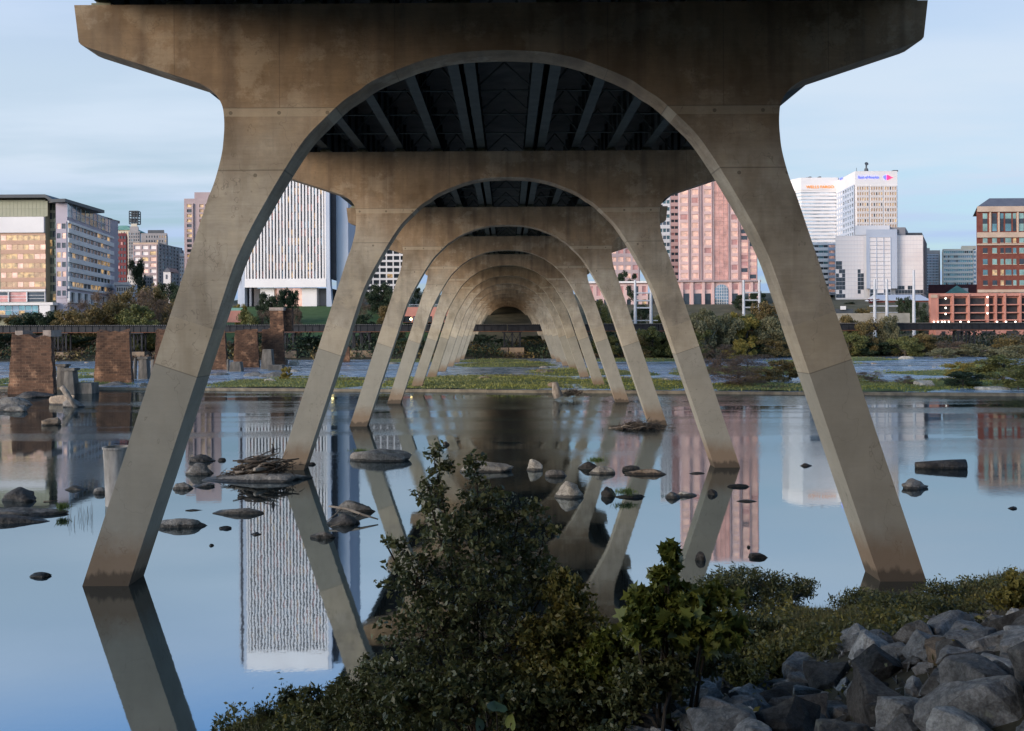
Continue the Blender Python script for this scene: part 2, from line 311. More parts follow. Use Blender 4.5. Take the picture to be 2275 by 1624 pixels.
gx = axis([(-2600, -400, 200), (-400, -60, 20), (-60, -16, 4), (-16, 24, .7), (24, 60, 3), (60, 400, 20), (400, 2600, 200)])
gy = axis([(-900, -60, 70), (-60, 0, 5), (0, 44, .7), (44, 60, 2), (60, 260, 25), (260, 440, 5), (440, 1000, 40), (1000, 4000, 250)])
V = [(x, y, ground_h(x, y)) for y in gy for x in gx]; nx = len(gx)
F = [(j*nx+i, j*nx+i+1, (j+1)*nx+i+1, (j+1)*nx+i) for j in range(len(gy)-1) for i in range(nx-1)]
GROUND = M('bank soil', (.035, .034, .022), (.075, .068, .045), 1.6, .95, .5, 9, space='World')
LAWN = M('mown lawn', (.035, .075, .022), (.055, .11, .035), .35, .9, .3, 6, space='World')
mi = []
for f in F:
    cx = sum(V[k][0] for k in f)/4; cy = sum(V[k][1] for k in f)/4
    mi.append(1 if (cy > 318 and cy < 425 and -125 < cx < -20) else (2 if cy > 300 else 0))
tag(raw('ground', V, F, [GROUND, LAWN, M('dry hillside grass', (.06, .06, .035), (.12, .11, .07), .2, .95, .3, 4, space='World')], mi=mi, smooth=True), kind='structure')
# ------------------------------------------------------------ river: a lower pool, a low weir, a shallow upper reach
WA, WB = Vector((-43.5, 143.5, 0)), Vector((64.5, 121.5, 0))     # the weir crosses obliquely
wdir = (WB-WA).normalized(); WL = WA-wdir*420; WR = WB+wdir*420
def weir_y(x): return WL.y+(x-WL.x)*(WR.y-WL.y)/(WR.x-WL.x)
tag(raw('river', [(-900, -260, 0), (900, -260, 0), (900, weir_y(900), 0), (-900, weir_y(-900), 0)], [(0, 1, 2, 3)], WATER), kind='structure')
tag(raw('upper_river', [(-600, weir_y(-600), .33), (900, weir_y(900), .33), (900, 330, .33), (-600, 330, .33)], [(0, 1, 2, 3)], RAPID), kind='structure')
wb = MB(); nrm = Vector((-wdir.y, wdir.x, 0)); CW = M('weir concrete', (.10, .085, .065), (.21, .18, .13), .8, .9, .5, 6, space='World')
for k in range(70):
    a = WL+wdir*(950/70*k); wob = .1*math.sin(k*1.7)
    wb.obox((a.x, a.y), wdir, nrm, 950/70-.03, 1.1+wob, -1.5, .37+.02*math.sin(k*2.9))
w = wb.build('low_weir', CW, org=tuple(WA)); tag(w, 'long low concrete weir crossing the whole river beyond the fourth pier', 'weir')
# ------------------------------------------------------------ the road bridge
bridge = empty('road_bridge', (0, 33.2, 0), 'tall concrete road bridge with a row of splayed arched piers overhead', 'bridge')
U = .015                               # metres per measured pixel at the first pier
outer = [(948.5, -728), (939, -646), (934, -640), (921, -634.5), (696, -561), (667, -551), (646, -538), (631, -522), (622, -505), (618, -488), (616.5, -462), (618, -432), (623, -393), (638, -337), (655, -292), (677, -226), (938, 563.3), (985, 706)]
inner = [(882, 706), (835.5, 563.3), (675, 84), (650, 10), (605, -126), (585.5, -175), (563, -222), (530, -282), (486, -356), (439, -426), (398, -469), (352, -512), (318, -534), (288, -555), (230, -581), (165, -604), (100, -617), (50, -621), (0, -622.5)]
half = [(x*U, H-y*U) for x, y in outer+inner]
poly = [(-x, z) for x, z in half]+[(x, z) for x, z in half[-2::-1]]
def catmull(pts, keep, n=4):           # round the arch and the haunches; keep straight runs straight
    out = []
    for i in range(len(pts)):
        p0, p1, p2, p3 = [Vector(pts[(i+k) % len(pts)]) for k in (-1, 0, 1, 2)]
        out.append(tuple(p1))
        if keep(p1, p2):
            for k in range(1, n):
                t = k/n; q = .5*((2*p1)+(p2-p0)*t+(2*p0-5*p1+4*p2-p3)*t*t+(3*p1-p0-3*p2+p3)*t**3); out.append(tuple(q))
    return out
poly = catmull(poly, lambda a, b: (a-b).length < 2.3 and a.y > 7.9 and b.y > 7.9 and abs(a.x) < 10.6)
PT = 1.42
bm = bmesh.new()
vs_ = [bm.verts.new((x, -PT/2, z)) for x, z in poly]; f0 = bm.faces.new(vs_)
r_ = bmesh.ops.extrude_face_region(bm, geom=[f0]); tv = [g for g in r_['geom'] if isinstance(g, bmesh.types.BMVert)]
bmesh.ops.translate(bm, verts=tv, vec=(0, PT, 0)); bmesh.ops.recalc_face_normals(bm, faces=bm.faces)
rim = [e_ for e_ in bm.edges if abs(e_.verts[0].co.y-e_.verts[1].co.y) < 1e-5]
bmesh.ops.bevel(bm, geom=rim, offset=.11, segments=1, affect='EDGES', profile=.5, clamp_overlap=True)
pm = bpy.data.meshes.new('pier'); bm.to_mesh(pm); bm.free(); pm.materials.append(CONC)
D1, SP = 33.18, 27.5
pier_y = [D1+PT/2+SP*k for k in range(15)]; pier_x = [-.16, .05, 0, 0]+[0]*11
ZT = H+728*U; BM = []
BEAR = M('bearing steel', (.16, .17, .12), (.24, .25, .18), 3, .7)
gl_x = [-13.6, -11.1, -8.85, -6.55, -4.25, -2.25, -1.55, 1.35, 2.1, 4.2, 6.4, 8.6, 11.0, 13.5]
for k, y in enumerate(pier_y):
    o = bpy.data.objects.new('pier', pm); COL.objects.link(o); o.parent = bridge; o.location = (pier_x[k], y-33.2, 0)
    for x in gl_x:
        if not BM: b_ = MB(); b_.box(-.32, .32, -.45, .45, .004, .15); b_.box(-.22, .22, -.3, .3, .15, .25); q_ = raw('bearing', b_.V, b_.F, BEAR, o); BM.append(q_.data)
        else: q_ = bpy.data.objects.new('bearing', BM[0]); COL.objects.link(q_); q_.parent = o
        q_.location = (x-pier_x[k], 0, ZT)
Y0, Y1 = -14.0, pier_y[-1]+6
STEEL = M('girder steel', (.025, .028, .025), (.04, .044, .04), 1.2, .7, .15, 5); FLG = M('girder flange', (.026, .031, .026), (.048, .054, .045), 1.4, .75, .1, 5)
for x in gl_x:
    g = MB(); zb = ZT+.25
    g.box(x-.24, x+.24, Y0, Y1, zb, zb+.05, 1); g.box(x-.02, x+.02, Y0+.01, Y1-.01, zb+.05, zb+1.85, 0); g.box(x-.2, x+.2, Y0+.02, Y1-.02, zb+1.85, zb+1.9, 0)
    yy = Y0+2
    while yy < Y1:
        g.box(x-.19, x-.021, yy, yy+.03, zb+.051, zb+1.849, 0); g.box(x+.021, x+.19, yy, yy+.03, zb+.051, zb+1.849, 0); yy += 2.5
    g.build('girder', [STEEL, FLG], bridge)
ab = MB(); ab.box(-15.5, 15.5, -19, -14.1, 2, ZT+2.1); ab.build('unseen_abutment', CONC, bridge)  # unseen end wall added behind the viewer to keep light off the piers
SLAB = M('deck concrete', (.04, .038, .034), (.07, .066, .057), .7, .9, .3)
sl = MB(); sl.box(-14.25, 14.25, Y0, Y1, ZT+2.16, ZT+2.42); sl.build('deck', SLAB, bridge)
for sgn in (-1, 1):
    p_ = MB(); xa = 14.26*sgn
    p_.box(min(xa, xa-.42*sgn), max(xa, xa-.42*sgn), Y0, Y1, ZT+2.43, ZT+3.35); p_.build('parapet', SLAB, bridge)
cfs = MB()
ky = []
for k in range(-1, 14):
    base = D1+PT/2+SP*k
    ky += [base+SP*f for f in (.13, .31, .5, .69, .87)]
for y in ky:
    if y < Y0+1: continue
    for a, b in zip(gl_x, gl_x[1:]):
        if b-a < 1: continue
        cfs.tube([(a+.03, y, ZT+.55), (b-.03, y, ZT+.55)], .045, 4); cfs.tube([(a+.03, y, ZT+.6), ((a+b)/2, y, ZT+1.9)], .04, 4); cfs.tube([(b-.03, y, ZT+.6), ((a+b)/2, y, ZT+1.9)], .04, 4)
c_ = cfs.build('cross_bracing', FLG, bridge)
# ------------------------------------------------------------ railway viaduct far behind
VY = 291.0
via = empty('railway_viaduct', (0, VY, 0), 'dark steel railway viaduct on trestle towers running along the far bank', 'viaduct')
BLK = M('viaduct steel', (.010, .011, .014), (.020, .022, .027), .5, .6, .1); RUST = M('rusty steel', (.20, .08, .035), (.12, .05, .03), 1, .9); TIE = M('sleeper timber', (.10, .095, .09), (.16, .15, .14), 2, .9)
v = MB(); n_ = 0
def vz(x): return 10.75-.0028*(x+150)
for i in range(-16, 17):
    x0, x1 = i*22.0, i*22.0+21.8; z = vz(x0)
    v.box(x0, x1, VY-1.4, VY+1.4, z-2.2, z-.25); v.box(x0, x1, VY-1.7, VY-1.4, z-2.3, z-2.16, 1)
    for k in range(11): v.box(x0+1+k*2, x0+1.12+k*2, VY-1.55, VY-1.402, z-2.15, z-.3)
v.build('plate_girder', [BLK, RUST], via)
t_ = MB()
for i in range(0, 1180): x = -352+i*.6; t_.box(x, x+.28, VY-2.1, VY+2.1, vz(x)-.25, vz(x)-.04)
t_.build('sleepers', TIE, via)
r_ = MB(); r_.box(-352, 374, VY-.8, VY-.72, 10.95, 11.05); r_.box(-352, 374, VY+.72, VY+.8, 10.95, 11.05)
WEA = M('old pier concrete', (.16, .13, .10), (.33, .24, .16), .5, .9, .3, 5, stretch=(1, 1, .25))
for i in range(-8, 9):
    if i == 0: x0 = 1.3
    else: x0 = i*22+1.3
    g = max(ground_h(x0, VY), .4); zt = vz(x0)-2.3; zb = max(3.6, g+.6) if i == 0 else max(3.0, g+.3); t = MB()
    for sx_ in (-2.3, 0, 2.3):
        for sy_ in (-1.5, 1.5): t.box(x0+sx_-.22, x0+sx_+.22, VY+sy_-.2, VY+sy_+.2, zb, zt-.3)
    t.box(x0-2.9, x0+2.9, VY-1.9, VY+1.9, zt-.3, zt-.005); t.box(x0-2.9, x0+2.9, VY-1.9, VY+1.9, zb-.2, zb-.003)
    for a, b in ((-2.3, 0), (0, 2.3)):
        t.tube([(x0+a, VY-1.72, zb), (x0+b, VY-1.72, zt-.3)], .1, 4); t.tube([(x0+b, VY-1.78, zb), (x0+a, VY-1.78, zt-.3)], .1, 4)
    tr = t.build('trestle', BLK, via)
    t2 = MB(); t2.box(x0-3.4, x0-1.2, VY-2.4, VY+2.4, -1, zb-.204); t2.box(x0-.9, x0+3.4, VY-2.6, VY+2.6, -1, zb-.21); t2.build('pedestal', WEA, tr)
# ------------------------------------------------------------ ruined stone piers
def stone_mat():
    m = bpy.data.materials.new('old granite masonry'); m.use_nodes = True; n, l = nodes(m); b = n['Principled BSDF']; b.inputs['Roughness'].default_value = .92; b.inputs['Specular IOR Level'].default_value = .15
    t = n.new('ShaderNodeTexCoord'); s = n.new('ShaderNodeSeparateXYZ'); l.new(t.outputs['Object'], s.inputs[0]); a = n.new('ShaderNodeMath'); a.operation = 'ADD'; l.new(s.outputs[0], a.inputs[0]); l.new(s.outputs[1], a.inputs[1])
    c = n.new('ShaderNodeCombineXYZ'); l.new(a.outputs[0], c.inputs[0]); l.new(s.outputs[2], c.inputs[1])
    br = n.new('ShaderNodeTexBrick'); br.inputs['Scale'].default_value = 1; br.inputs['Brick Width'].default_value = .86; br.inputs['Row Height'].default_value = .38; br.inputs['Mortar Size'].default_value = .028; br.inputs['Bias'].default_value = -.1
    br.inputs['Color1'].default_value = (.135, .085, .058, 1); br.inputs['Color2'].default_value = (.06, .042, .033, 1); br.inputs['Mortar'].default_value = (.17, .125, .09, 1)
    x0 = n.new('ShaderNodeTexNoise'); x0.inputs['Scale'].default_value = 2; l.new(t.outputs['Object'], x0.inputs[0]); vv = n.new('ShaderNodeVectorMath'); vv.operation = 'MULTIPLY_ADD'; vv.inputs[1].default_value = (.07, .07, .07); l.new(x0.outputs['Color'], vv.inputs[0]); l.new(c.outputs[0], vv.inputs[2]); l.new(vv.outputs[0], br.inputs[0])
    x = n.new('ShaderNodeTexNoise'); x.inputs['Scale'].default_value = .55; x.inputs['Detail'].default_value = 6; l.new(t.outputs['Object'], x.inputs[0])
    r = n.new('ShaderNodeValToRGB'); r.color_ramp.elements[0].position = .3; r.color_ramp.elements[0].color = (.55, .5, .5, 1); r.color_ramp.elements[1].position = .72; r.color_ramp.elements[1].color = (2.9, 2.5, 2.1, 1); q = r.color_ramp.elements.new(.57); q.color = (1.05, .92, .85, 1); l.new(x.outputs[0], r.inputs[0])
    mxx = n.new('ShaderNodeMix'); mxx.data_type = 'RGBA'; mxx.blend_type = 'MULTIPLY'; mxx.inputs['Factor'].default_value = 1; l.new(br.outputs[0], mxx.inputs['A']); l.new(r.outputs[0], mxx.inputs['B']); l.new(mxx.outputs['Result'], b.inputs['Base Color'])
    bp = n.new('ShaderNodeBump'); bp.inputs['Strength'].default_value = 1; bp.inputs['Distance'].default_value = .16; bp.invert = True; l.new(br.outputs['Fac'], bp.inputs['Height']); l.new(bp.outputs[0], b.inputs['Normal'])
    return m
STONE = stone_mat(); CAPST = M('pale coping stone', (.22, .18, .15), (.33, .27, .23), 1.5, .9, .4)
def stone_pier(X0, X1, Yt, d, dep, label, crown=None, batter=.06, slab=None, side=0):
    x0, x1 = xat(X0, 870, d), xat(X1, 870, d); zt = zat((X0+X1)/2, Yt, d); rnd = random.Random(int(X0))
    root = empty('stone_pier', ((x0+x1)/2, d+dep/2, 0), label, 'ruined pier', 'old stone piers standing in the river')
    def ring(z):
        k = batter*(zt-z); q = dep*.8*(x0+x1)/2/d; return [(x0-k, d-k*.5, z), (x1+k, d-k*.5, z), (x1+k*.6+q, d+dep+k, z), (x0-k+q, d+dep+k, z)]
    bm = bmesh.new(); rings = []; nz = 16; nxs = 7
    zs = [-.8+(zt+.8)*i/nz for i in range(nz+1)]
    for z in zs:
        c = ring(z); pts = []
        for a, b in ((0, 1), (1, 2), (2, 3), (3, 0)):
            for j in range(nxs):
                p = Vector(c[a]).lerp(Vector(c[b]), j/nxs); nn = mnoise.noise(Vector((p.x*1.3, p.y*1.3, p.z*1.3)))*.13
                p.x += nn; p.y += nn*.7
                if z == zs[-1]: p.z += .75*mnoise.noise(Vector((p.x*.8, p.y*.8, 3)))+rnd.uniform(-.2, .15)
                pts.append(bm.verts.new(p-Vector(root.location)))
        rings.append(pts)
    for r0, r1 in zip(rings, rings[1:]):
        for j in range(len(r0)): bm.faces.new([r0[j], r0[(j+1) % len(r0)], r1[(j+1) % len(r0)], r1[j]])
    cv = bm.verts.new(Vector(((x0+x1)/2, d+dep/2, zt))-Vector(root.location))
    for j in range(len(rings[-1])): bm.faces.new([rings[-1][j], rings[-1][(j+1) % len(rings[-1])], cv])
    me = bpy.data.meshes.new('masonry'); bm.to_mesh(me); bm.free(); me.materials.append(STONE)
    o = bpy.data.objects.new('masonry', me); COL.objects.link(o); o.parent = root
    if crown:
        c0, c1, yt = crown; m_ = MB(); a, b = xat(c0, 800, d), xat(c1, 800, d); z2 = zat(c0, yt, d); kz = zt-.35
        m_.prism([(a, kz), (b+.25, kz), (b, z2-.75), (a, z2-.75)], d+.02, d+dep*.55); m_.build('tower', STONE, root)
        m_ = MB(); m_.box(a-.15, b+.15, d-.1, d+dep*.55+.1, z2-.75, z2); m_.build('coping', CAPST, root)
        m_ = MB(); m_.box(b+.1, b+1.6, d+2.2, d+4.2, kz-.1, z2-.2); m_.build('rear_tower', STONE, root)
    if slab:
        m_ = MB()
        for q in slab: m_.box(*[u for u in q])
        m_.build('coping', CAPST, root)
    return root
def px(X, d): return xat(X, 800, d)
z1 = zat(60, 737, 138)
sp1 = stone_pier(27, 113, 745, 138, 5.2, 'brown brick-like stone pier at the far left, the nearest of the old piers', slab=[(px(33, 138), px(50, 138), 138.1, 141, z1-.7, z1+.15), (px(94, 138), px(112, 138), 138.2, 141.5, z1-.7, z1+.2)])
stone_pier(216, 287, 737, 160, 5.2, 'old stone pier with pale patches, just left of the nearest leaning bridge leg')
stone_pier(348, 385, 733, 185, 5, 'old stone pier mostly hidden behind the nearest left bridge leg')
stone_pier(456, 500, 737, 214, 5, 'dark old stone pier half hidden on the right of the nearest left bridge leg')
stone_pier(523, 572, 733, 226, 4.5, 'reddish ruined stone pier between the half hidden pier and the tall one', batter=.05)
stone_pier(583, 630, 732, 233, 5.5, 'tall ruined stone pier with a chimney-like tower and pale coping', crown=(600, 629, 683), batter=.03)
stone_pier(757, 776, 771, 262, 4, 'small reddish stone pier stump by the far bank')
# broken concrete stubs around them
STUB = M('weathered grey concrete', (.06, .056, .05), (.19, .175, .15), .9, .92, .5, 6, stretch=(1, 1, .35))
def stub(X0, X1, Yt, Yb, label, cap=0, lean=0.0, dep=1.6, taper=.12, cat='concrete stub'):
    b = onz((X0+X1)/2, Yb, .1); d = b.y; x0, x1 = px(X0, d), px(X1, d); zt = zat((X0+X1)/2, Yt, d); w_ = x1-x0; k = w_*taper; s = lean*(zt)
    root = empty('concrete_stub', (b.x, d, 0), label, cat); m_ = MB()
    bm = bmesh.new()
    lv = [(-.6, 0), (zt*.5, .5), (zt-(.35 if cap else 0), 1)]
    prev = None
    for z, f in lv:
        q = [bm.verts.new(Vector((xx, yy, z))-Vector(root.location)) for xx, yy in ((x0+k*f+s*f, d), ((x0+x1)/2+s*f, d-.12), (x1-k*f+s*f, d), (x1-k*f+s*f, d+dep), (x0+k*f+s*f, d+dep))]
        if prev: [bm.faces.new([prev[j], prev[(j+1) % 5], q[(j+1) % 5], q[j]]) for j in range(5)]
        prev = q
    bm.faces.new(prev); bmesh.ops.bevel(bm, geom=bm.edges[:], offset=.05, segments=1, affect='EDGES')
    me = bpy.data.meshes.new('shaft'); bm.to_mesh(me); bm.free(); me.materials.append(STUB); o = bpy.data.objects.new('shaft', me); COL.objects.link(o); o.parent = root
    if cap: m_.box(x0-.02, x1+.02, d-.2, d+dep+.1, zt-.348, zt); m_.build('cap', STUB, root)
    return root
stub(124, 146, 809, 862, 'pale concrete stub with a flat cap between the two left stone piers', 1)
stub(138, 166, 818, 874, 'darker tapering concrete stub in front of the pale capped one', 1, taper=.17)
stub(164, 205, 851, 873, 'squat broken concrete block right of the dark tapering stub', 0, dep=2.4, taper=.05)
stub(294, 301, 796, 845, 'thin leaning concrete post beside the second stone pier', 0, .05, .5)
stub(306, 328, 793, 845, 'grey concrete stub with a cap close behind the nearest left bridge leg', 1)
stub(333, 347, 799, 838, 'narrow pinkish concrete stub left of the nearest leaning bridge leg', 0)
stub(503, 509, 798, 826, 'slim concrete post right of the half hidden stone pier', 0, dep=.6)
stub(508, 537, 804, 828, 'ribbed grey concrete stub in front of the reddish stone pier', 0, dep=2)
stub(578, 606, 776, 822, 'grey ribbed concrete buttress leaning against the tall stone pier', 0, .02, 2.2, .16)
stub(572, 577, 800, 818, 'tiny concrete post left of the ribbed buttress', 0, dep=.6)
stub(594, 628, 811, 825, 'stack of pale broken slabs below the tall stone pier', 0, dep=2.5, taper=.04, cat='concrete slabs')
stub(624, 637, 798, 813, 'small pale block at the right foot of the tall stone pier', 0, dep=1.5, taper=.03)
# white stained concrete cylinder standing in the pool
cx = onz(262, 1122); cyl = empty('concrete_cylinder', (cx.x, cx.y, 0), 'white stained concrete cylinder standing in the water behind the nearest left bridge leg', 'old caisson')
zt = zat(260, 992, cx.y); rr = 31*cx.y/FOC
CYLM = M('lime stained concrete', (.15, .145, .13), (.46, .44, .40), 1.3, .9, .4, 5, stretch=(1, 1, .3))
m_ = MB(); m_.lathe((cx.x, cx.y, 0), [(rr*.82, -1), (rr*.86, .6), (rr*.95, zt-.45), (rr*.97, zt-.13)], 32); m_.build('shell', CYLM, cyl, smooth=True)
m_ = MB(); m_.lathe((cx.x, cx.y, 0), [(rr*.975, zt-.129), (rr*1.03, zt-.11), (rr*1.03, zt), (rr*.9, zt), (rr*.88, zt-.2), (0, zt-.22)], 32); m_.build('rim', CYLM, cyl)
m_ = MB(); m_.tube([(cx.x-.1, cx.y-.2, zt-.1), (cx.x-.1, cx.y-.2, zt+.17), (cx.x+.75, cx.y-.1, zt+.14), (cx.x+.76, cx.y-.1, zt-.1)], .018, 5); m_.build('handrail', BLK, cyl)
# ------------------------------------------------------------ the city on the hill
G_BLUE = glass('blue glass', (.22, .30, .36)); G_DARK = glass('dark glass', (.06, .075, .09), .15, .5); G_TEAL = glass('teal glass', (.18, .33, .36)); G_GREEN = glass('green glass', (.20, .24, .19), .1)
G_WARM = glass('warm glow glass', (.38, .28, .18), .15, .3, (1, .62, .25), .36); G_PEACH = glass('peach glass', (.78, .50, .40), .15, .4, (1, .48, .32), .16); G_ROSE = glass('rose glass', (.55, .27, .24), .12, .5)  # warm emission paints sunset reflected in the panes, besides some lit rooms
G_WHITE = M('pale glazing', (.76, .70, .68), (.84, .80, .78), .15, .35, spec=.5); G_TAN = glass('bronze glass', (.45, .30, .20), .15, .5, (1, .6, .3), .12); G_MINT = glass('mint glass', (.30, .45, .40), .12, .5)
WHT = M('white wall panels', (.68, .665, .66), (.76, .74, .73), .08, .75); COOL = M('pale blue wall', (.40, .46, .56), (.50, .55, .63), .05, .7); CREAM = M('cream wall', (.50, .45, .36), (.58, .53, .43), .1, .85)
OLIVE = M('olive metal panels', (.20, .21, .15), (.27, .27, .19), .1, .6); PINKG = M('pink granite', (.56, .39, .365), (.64, .46, .44), .1, .7); PINKD = M('rose spandrel', (.50, .30, .27), (.58, .36, .33), .1, .7)
MAUV = M('mauve stone', (.34, .27, .28), (.42, .34, .34), .1, .8); RBRK = M('red brick', (.15, .045, .035), (.21, .07, .05), .4, .9); DRED = M('dark red panels', (.14, .035, .045), (.19, .06, .06), .2, .8)
TANS = M('tan stone', (.44, .33, .25), (.54, .42, .33), .2, .85); GREYW = M('grey stone wall', (.24, .23, .24), (.32, .31, .31), .1, .85); TERR = M('salmon concrete', (.42, .19, .15), (.50, .24, .19), .2, .85)
SLATE = M('slate roof', (.10, .11, .14), (.14, .15, .18), .3, .7); COPPER = M('green copper roof', (.15, .32, .26), (.22, .40, .33), .3, .7); DGREY = M('dark roof metal', (.05, .06, .075), (.08, .09, .10), .2, .5); LILAC = M('lilac band', (.36, .33, .38), (.44, .40, .45), .1, .7)
MTAN = M('brown spandrel glass', (.42, .24, .16), (.50, .30, .20), .1, .35, spec=.6)
RNG = random.Random(5)
def bld(label, X0, X1, Yt, d, dep, wall, cat='building', body='wall', Yb=None, skew=None):
    x0, x1 = px(X0, d), px(X1, d); Xm = (X0+X1)/2; z1 = zat(Xm, Yt, d); z0 = min(ground_h(x0, d), ground_h(x1, d), ground_h((x0+x1)/2, d+dep))-3
    if Yb: z0 = zat(Xm, Yb, d)
    root = empty('office_building', ((x0+x1)/2, d+dep/2, z0), label, cat)
    sh = (.92*(x0+x1)/2/d) if skew is None else skew
    root['sh'] = sh; m_ = MB(); m_.sbox(x0, x1, d, d+dep, z0, z1, sh); m_.build(body, wall, root)
    return root
budget = {}
def facade(root, A, B, z0, z1, nc, nr, fx, fz, frame, pick, out=.4, hout=None, name='facade_frame', zoff=0.0, skip=None):
    """frame of real posts and bands standing proud of the wall, one pane in each opening"""
    hout = out-.004 if hout is None else hout
    A, B = Vector((A[0], A[1], 0)), Vector((B[0], B[1], 0)); u = (B-A); Lw = u.length; u.normalize(); n = Vector((u.y, -u.x, 0))
    cw, ch = Lw/nc, (z1-z0)/nr; m_ = MB(); pw, bh = cw*(1-fx), ch*(1-fz)
    if fx < .999:
        for i in range(nc+1):
            a, b = max(0, i*cw-pw/2), min(Lw, i*cw+pw/2)
            q = A+u*a; m_.obox((q.x, q.y), u, n, b-a, out, z0, z1)
    if fz < .999:
        for j in range(nr+1):
            a, b = max(z0+.01, z0+j*ch-bh/2), min(z1-.01, z0+j*ch+bh/2); q = A+u*.012
            m_.obox((q.x, q.y), u, n, Lw-.024, hout, a, b)
    if m_.V and frame is not None: m_.build(name, frame, root)
    org = Vector(root.location); cells = []
    for j in range(nr):
        for i in range(nc):
            g = pick(i, j)
            if g is None: continue
            cells.append((i, j, g))
    left = 100-budget.get(root.name, 0); proto = {}
    hw = cw/2-(pw/2 if fx < .999 else 0)+.02; hh = ch/2-(bh/2 if fz < .999 else 0)+.02
    cells.sort(key=lambda c: -c[1])
    rest = MB(); rm = []
    for c, (i, j, g) in enumerate(cells):
        ctr = A+u*(i+.5)*cw+n*.06; zc = z0+(j+.5)*ch
        q = [(-u*hw).xy.to_3d()+Vector((0, 0, -hh)), u*hw+Vector((0, 0, -hh)), u*hw+Vector((0, 0, hh)), -u*hw+Vector((0, 0, hh))]
        if c < left:
            if g.name not in proto:
                me = bpy.data.meshes.new('window'); me.from_pydata([tuple(p) for p in q], [], [(0, 1, 2, 3)]); me.materials.append(g); proto[g.name] = me
            o = bpy.data.objects.new('window', proto[g.name]); COL.objects.link(o); o.parent = root; o.location = Vector((ctr.x, ctr.y, zc))-org
        else:
            if g not in rm: rm.append(g)
            rest.add([tuple(p+Vector((ctr.x, ctr.y, zc))) for p in q], [(0, 1, 2, 3)], rm.index(g))
    budget[root.name] = budget.get(root.name, 0)+min(len(cells), max(left, 0))
    if rest.V: tag(rest.build('windows', rm, root), kind='stuff')
def fpx(root, X0, X1, Yt, Yb, d, nc, nr, fx, fz, frame, pick, **k):
    Xm = (X0+X1)/2; facade(root, (px(X0, d), d), (px(X1, d), d), zat(Xm, Yb, d), zat(Xm, Yt, d), nc, nr, fx, fz, frame, pick, **k)
def mixp(*gs):
    tot = sum(w for _, w in gs)
    def f(i, j):
        r = RNG.random()*tot
        for g, w in gs:
            r -= w
            if r <= 0: return g
        return gs[-1][0]
    return f
def pxbox(root, X0, X1, Yt, Yb, d, dep, mat, name, proud=0):
    Xm = (X0+X1)/2; sh = root.get('sh', 0); m_ = MB(); m_.sbox(px(X0, d), px(X1, d), d-proud, d+dep, zat(Xm, Yb, d), zat(Xm, Yt, d), sh); return m_.build(name, mat, root)
def text(root, s, X, Y, d, hpx, mat, name='lettering', squeeze=1.0, shear=0, rot=0):
    cu = bpy.data.curves.new('lettering', 'FONT'); cu.body = s; cu.align_x = 'CENTER'; cu.align_y = 'CENTER'; cu.size = hpx*d/FOC*1.35; cu.extrude = .12; cu.offset = .012*cu.size; cu.shear = shear
    to = bpy.data.objects.new('t', cu); COL.objects.link(to); dg = bpy.context.evaluated_depsgraph_get(); me = bpy.data.meshes.new_from_object(to.evaluated_get(dg)); bpy.data.objects.remove(to)
    me.materials.clear(); me.materials.append(mat); o = bpy.data.objects.new(name, me); COL.objects.link(o); o.parent = root
    p = P(X, Y, d); o.location = p-Vector(root.location); o.rotation_euler = (R(90), 0, rot); o.scale = (squeeze, 1, 1); return o

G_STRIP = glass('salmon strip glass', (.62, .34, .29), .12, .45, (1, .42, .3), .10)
OLV2 = M('pale olive panels', (.27, .28, .19), (.34, .34, .25), .1, .5)
# --- A: big glass-and-panel office at the far left: front along the river, long side running back
dA = 413; cor = px(151, dA); backx, backy = px(258, 490), 490.0; zA1 = zat(130, 446, dA); zA0 = 6
A_ = empty('office_building', (px(100, dA), dA+35, zA0), 'large glass office block with oversailing roof at the far left edge', 'office building')
m_ = MB(); gA = ground_h(-185, 413)-6
m_.add([(px(-60, dA), dA, zA0), (px(103, dA), dA, zA0), (px(103, dA), dA+70, zA0), (px(-60, dA), dA+70, zA0)]+[(px(-60, dA), dA, zat(60, 444, dA)), (px(103, dA), dA, zat(60, 444, dA)), (px(103, dA), dA+70, zat(60, 444, dA)), (px(-60, dA), dA+70, zat(60, 444, dA))],
       [(0,3,2,1),(4,5,6,7),(0,1,5,4),(1,2,6,5),(2,3,7,6),(3,0,4,7)])
m_.build('wall', OLIVE, A_)
m_ = MB(); zc = zat(170, 446, dA); V8 = [(px(103, dA)+.01, dA+4, 0), (px(126, dA), dA+4, 0), (px(126, dA), dA, 0), (cor, dA, 0), (backx, backy, 0), (px(103, dA)+.01, backy, 0)]
m_.add([(a, b, zA0) for a, b, _ in V8]+[(a, b, zc) for a, b, _ in V8], [tuple(range(5, -1, -1)), tuple(range(6, 12))]+[(i, (i+1) % 6, 6+(i+1) % 6, 6+i) for i in range(6)]); m_.build('wing', LILAC, A_)
pA = mixp((G_WARM, 5), (G_TAN, 3), (G_PEACH, 2))
fpx(A_, 3, 103, 518, 642, dA, 8, 6, .93, .56, MTAN, pA, out=.12, hout=.35)
fpx(A_, -60, -2, 518, 642, dA, 5, 6, .93, .56, MTAN, pA, out=.12, hout=.35)
pxbox(A_, -60, 102, 482.5, 517.5, dA, 4, WHT, 'white_box', 1.2)
fpx(A_, -60, 108, 447, 481, dA, 20, 2, .94, .96, OLIVE, lambda i, j: OLV2, out=.1, hout=.12)
fpx(A_, 103.6, 125.6, 450, 690, dA+4, 3, 12, .9, .7, OLIVE, mixp((G_GREEN, 3), (G_DARK, 2), (G_WARM, .4)), out=.12)
fpx(A_, 127, 150, 492, 662, dA, 2, 8, .72, .55, LILAC, mixp((G_WARM, 2), (G_PEACH, 2), (G_DARK, 2)), out=.3)
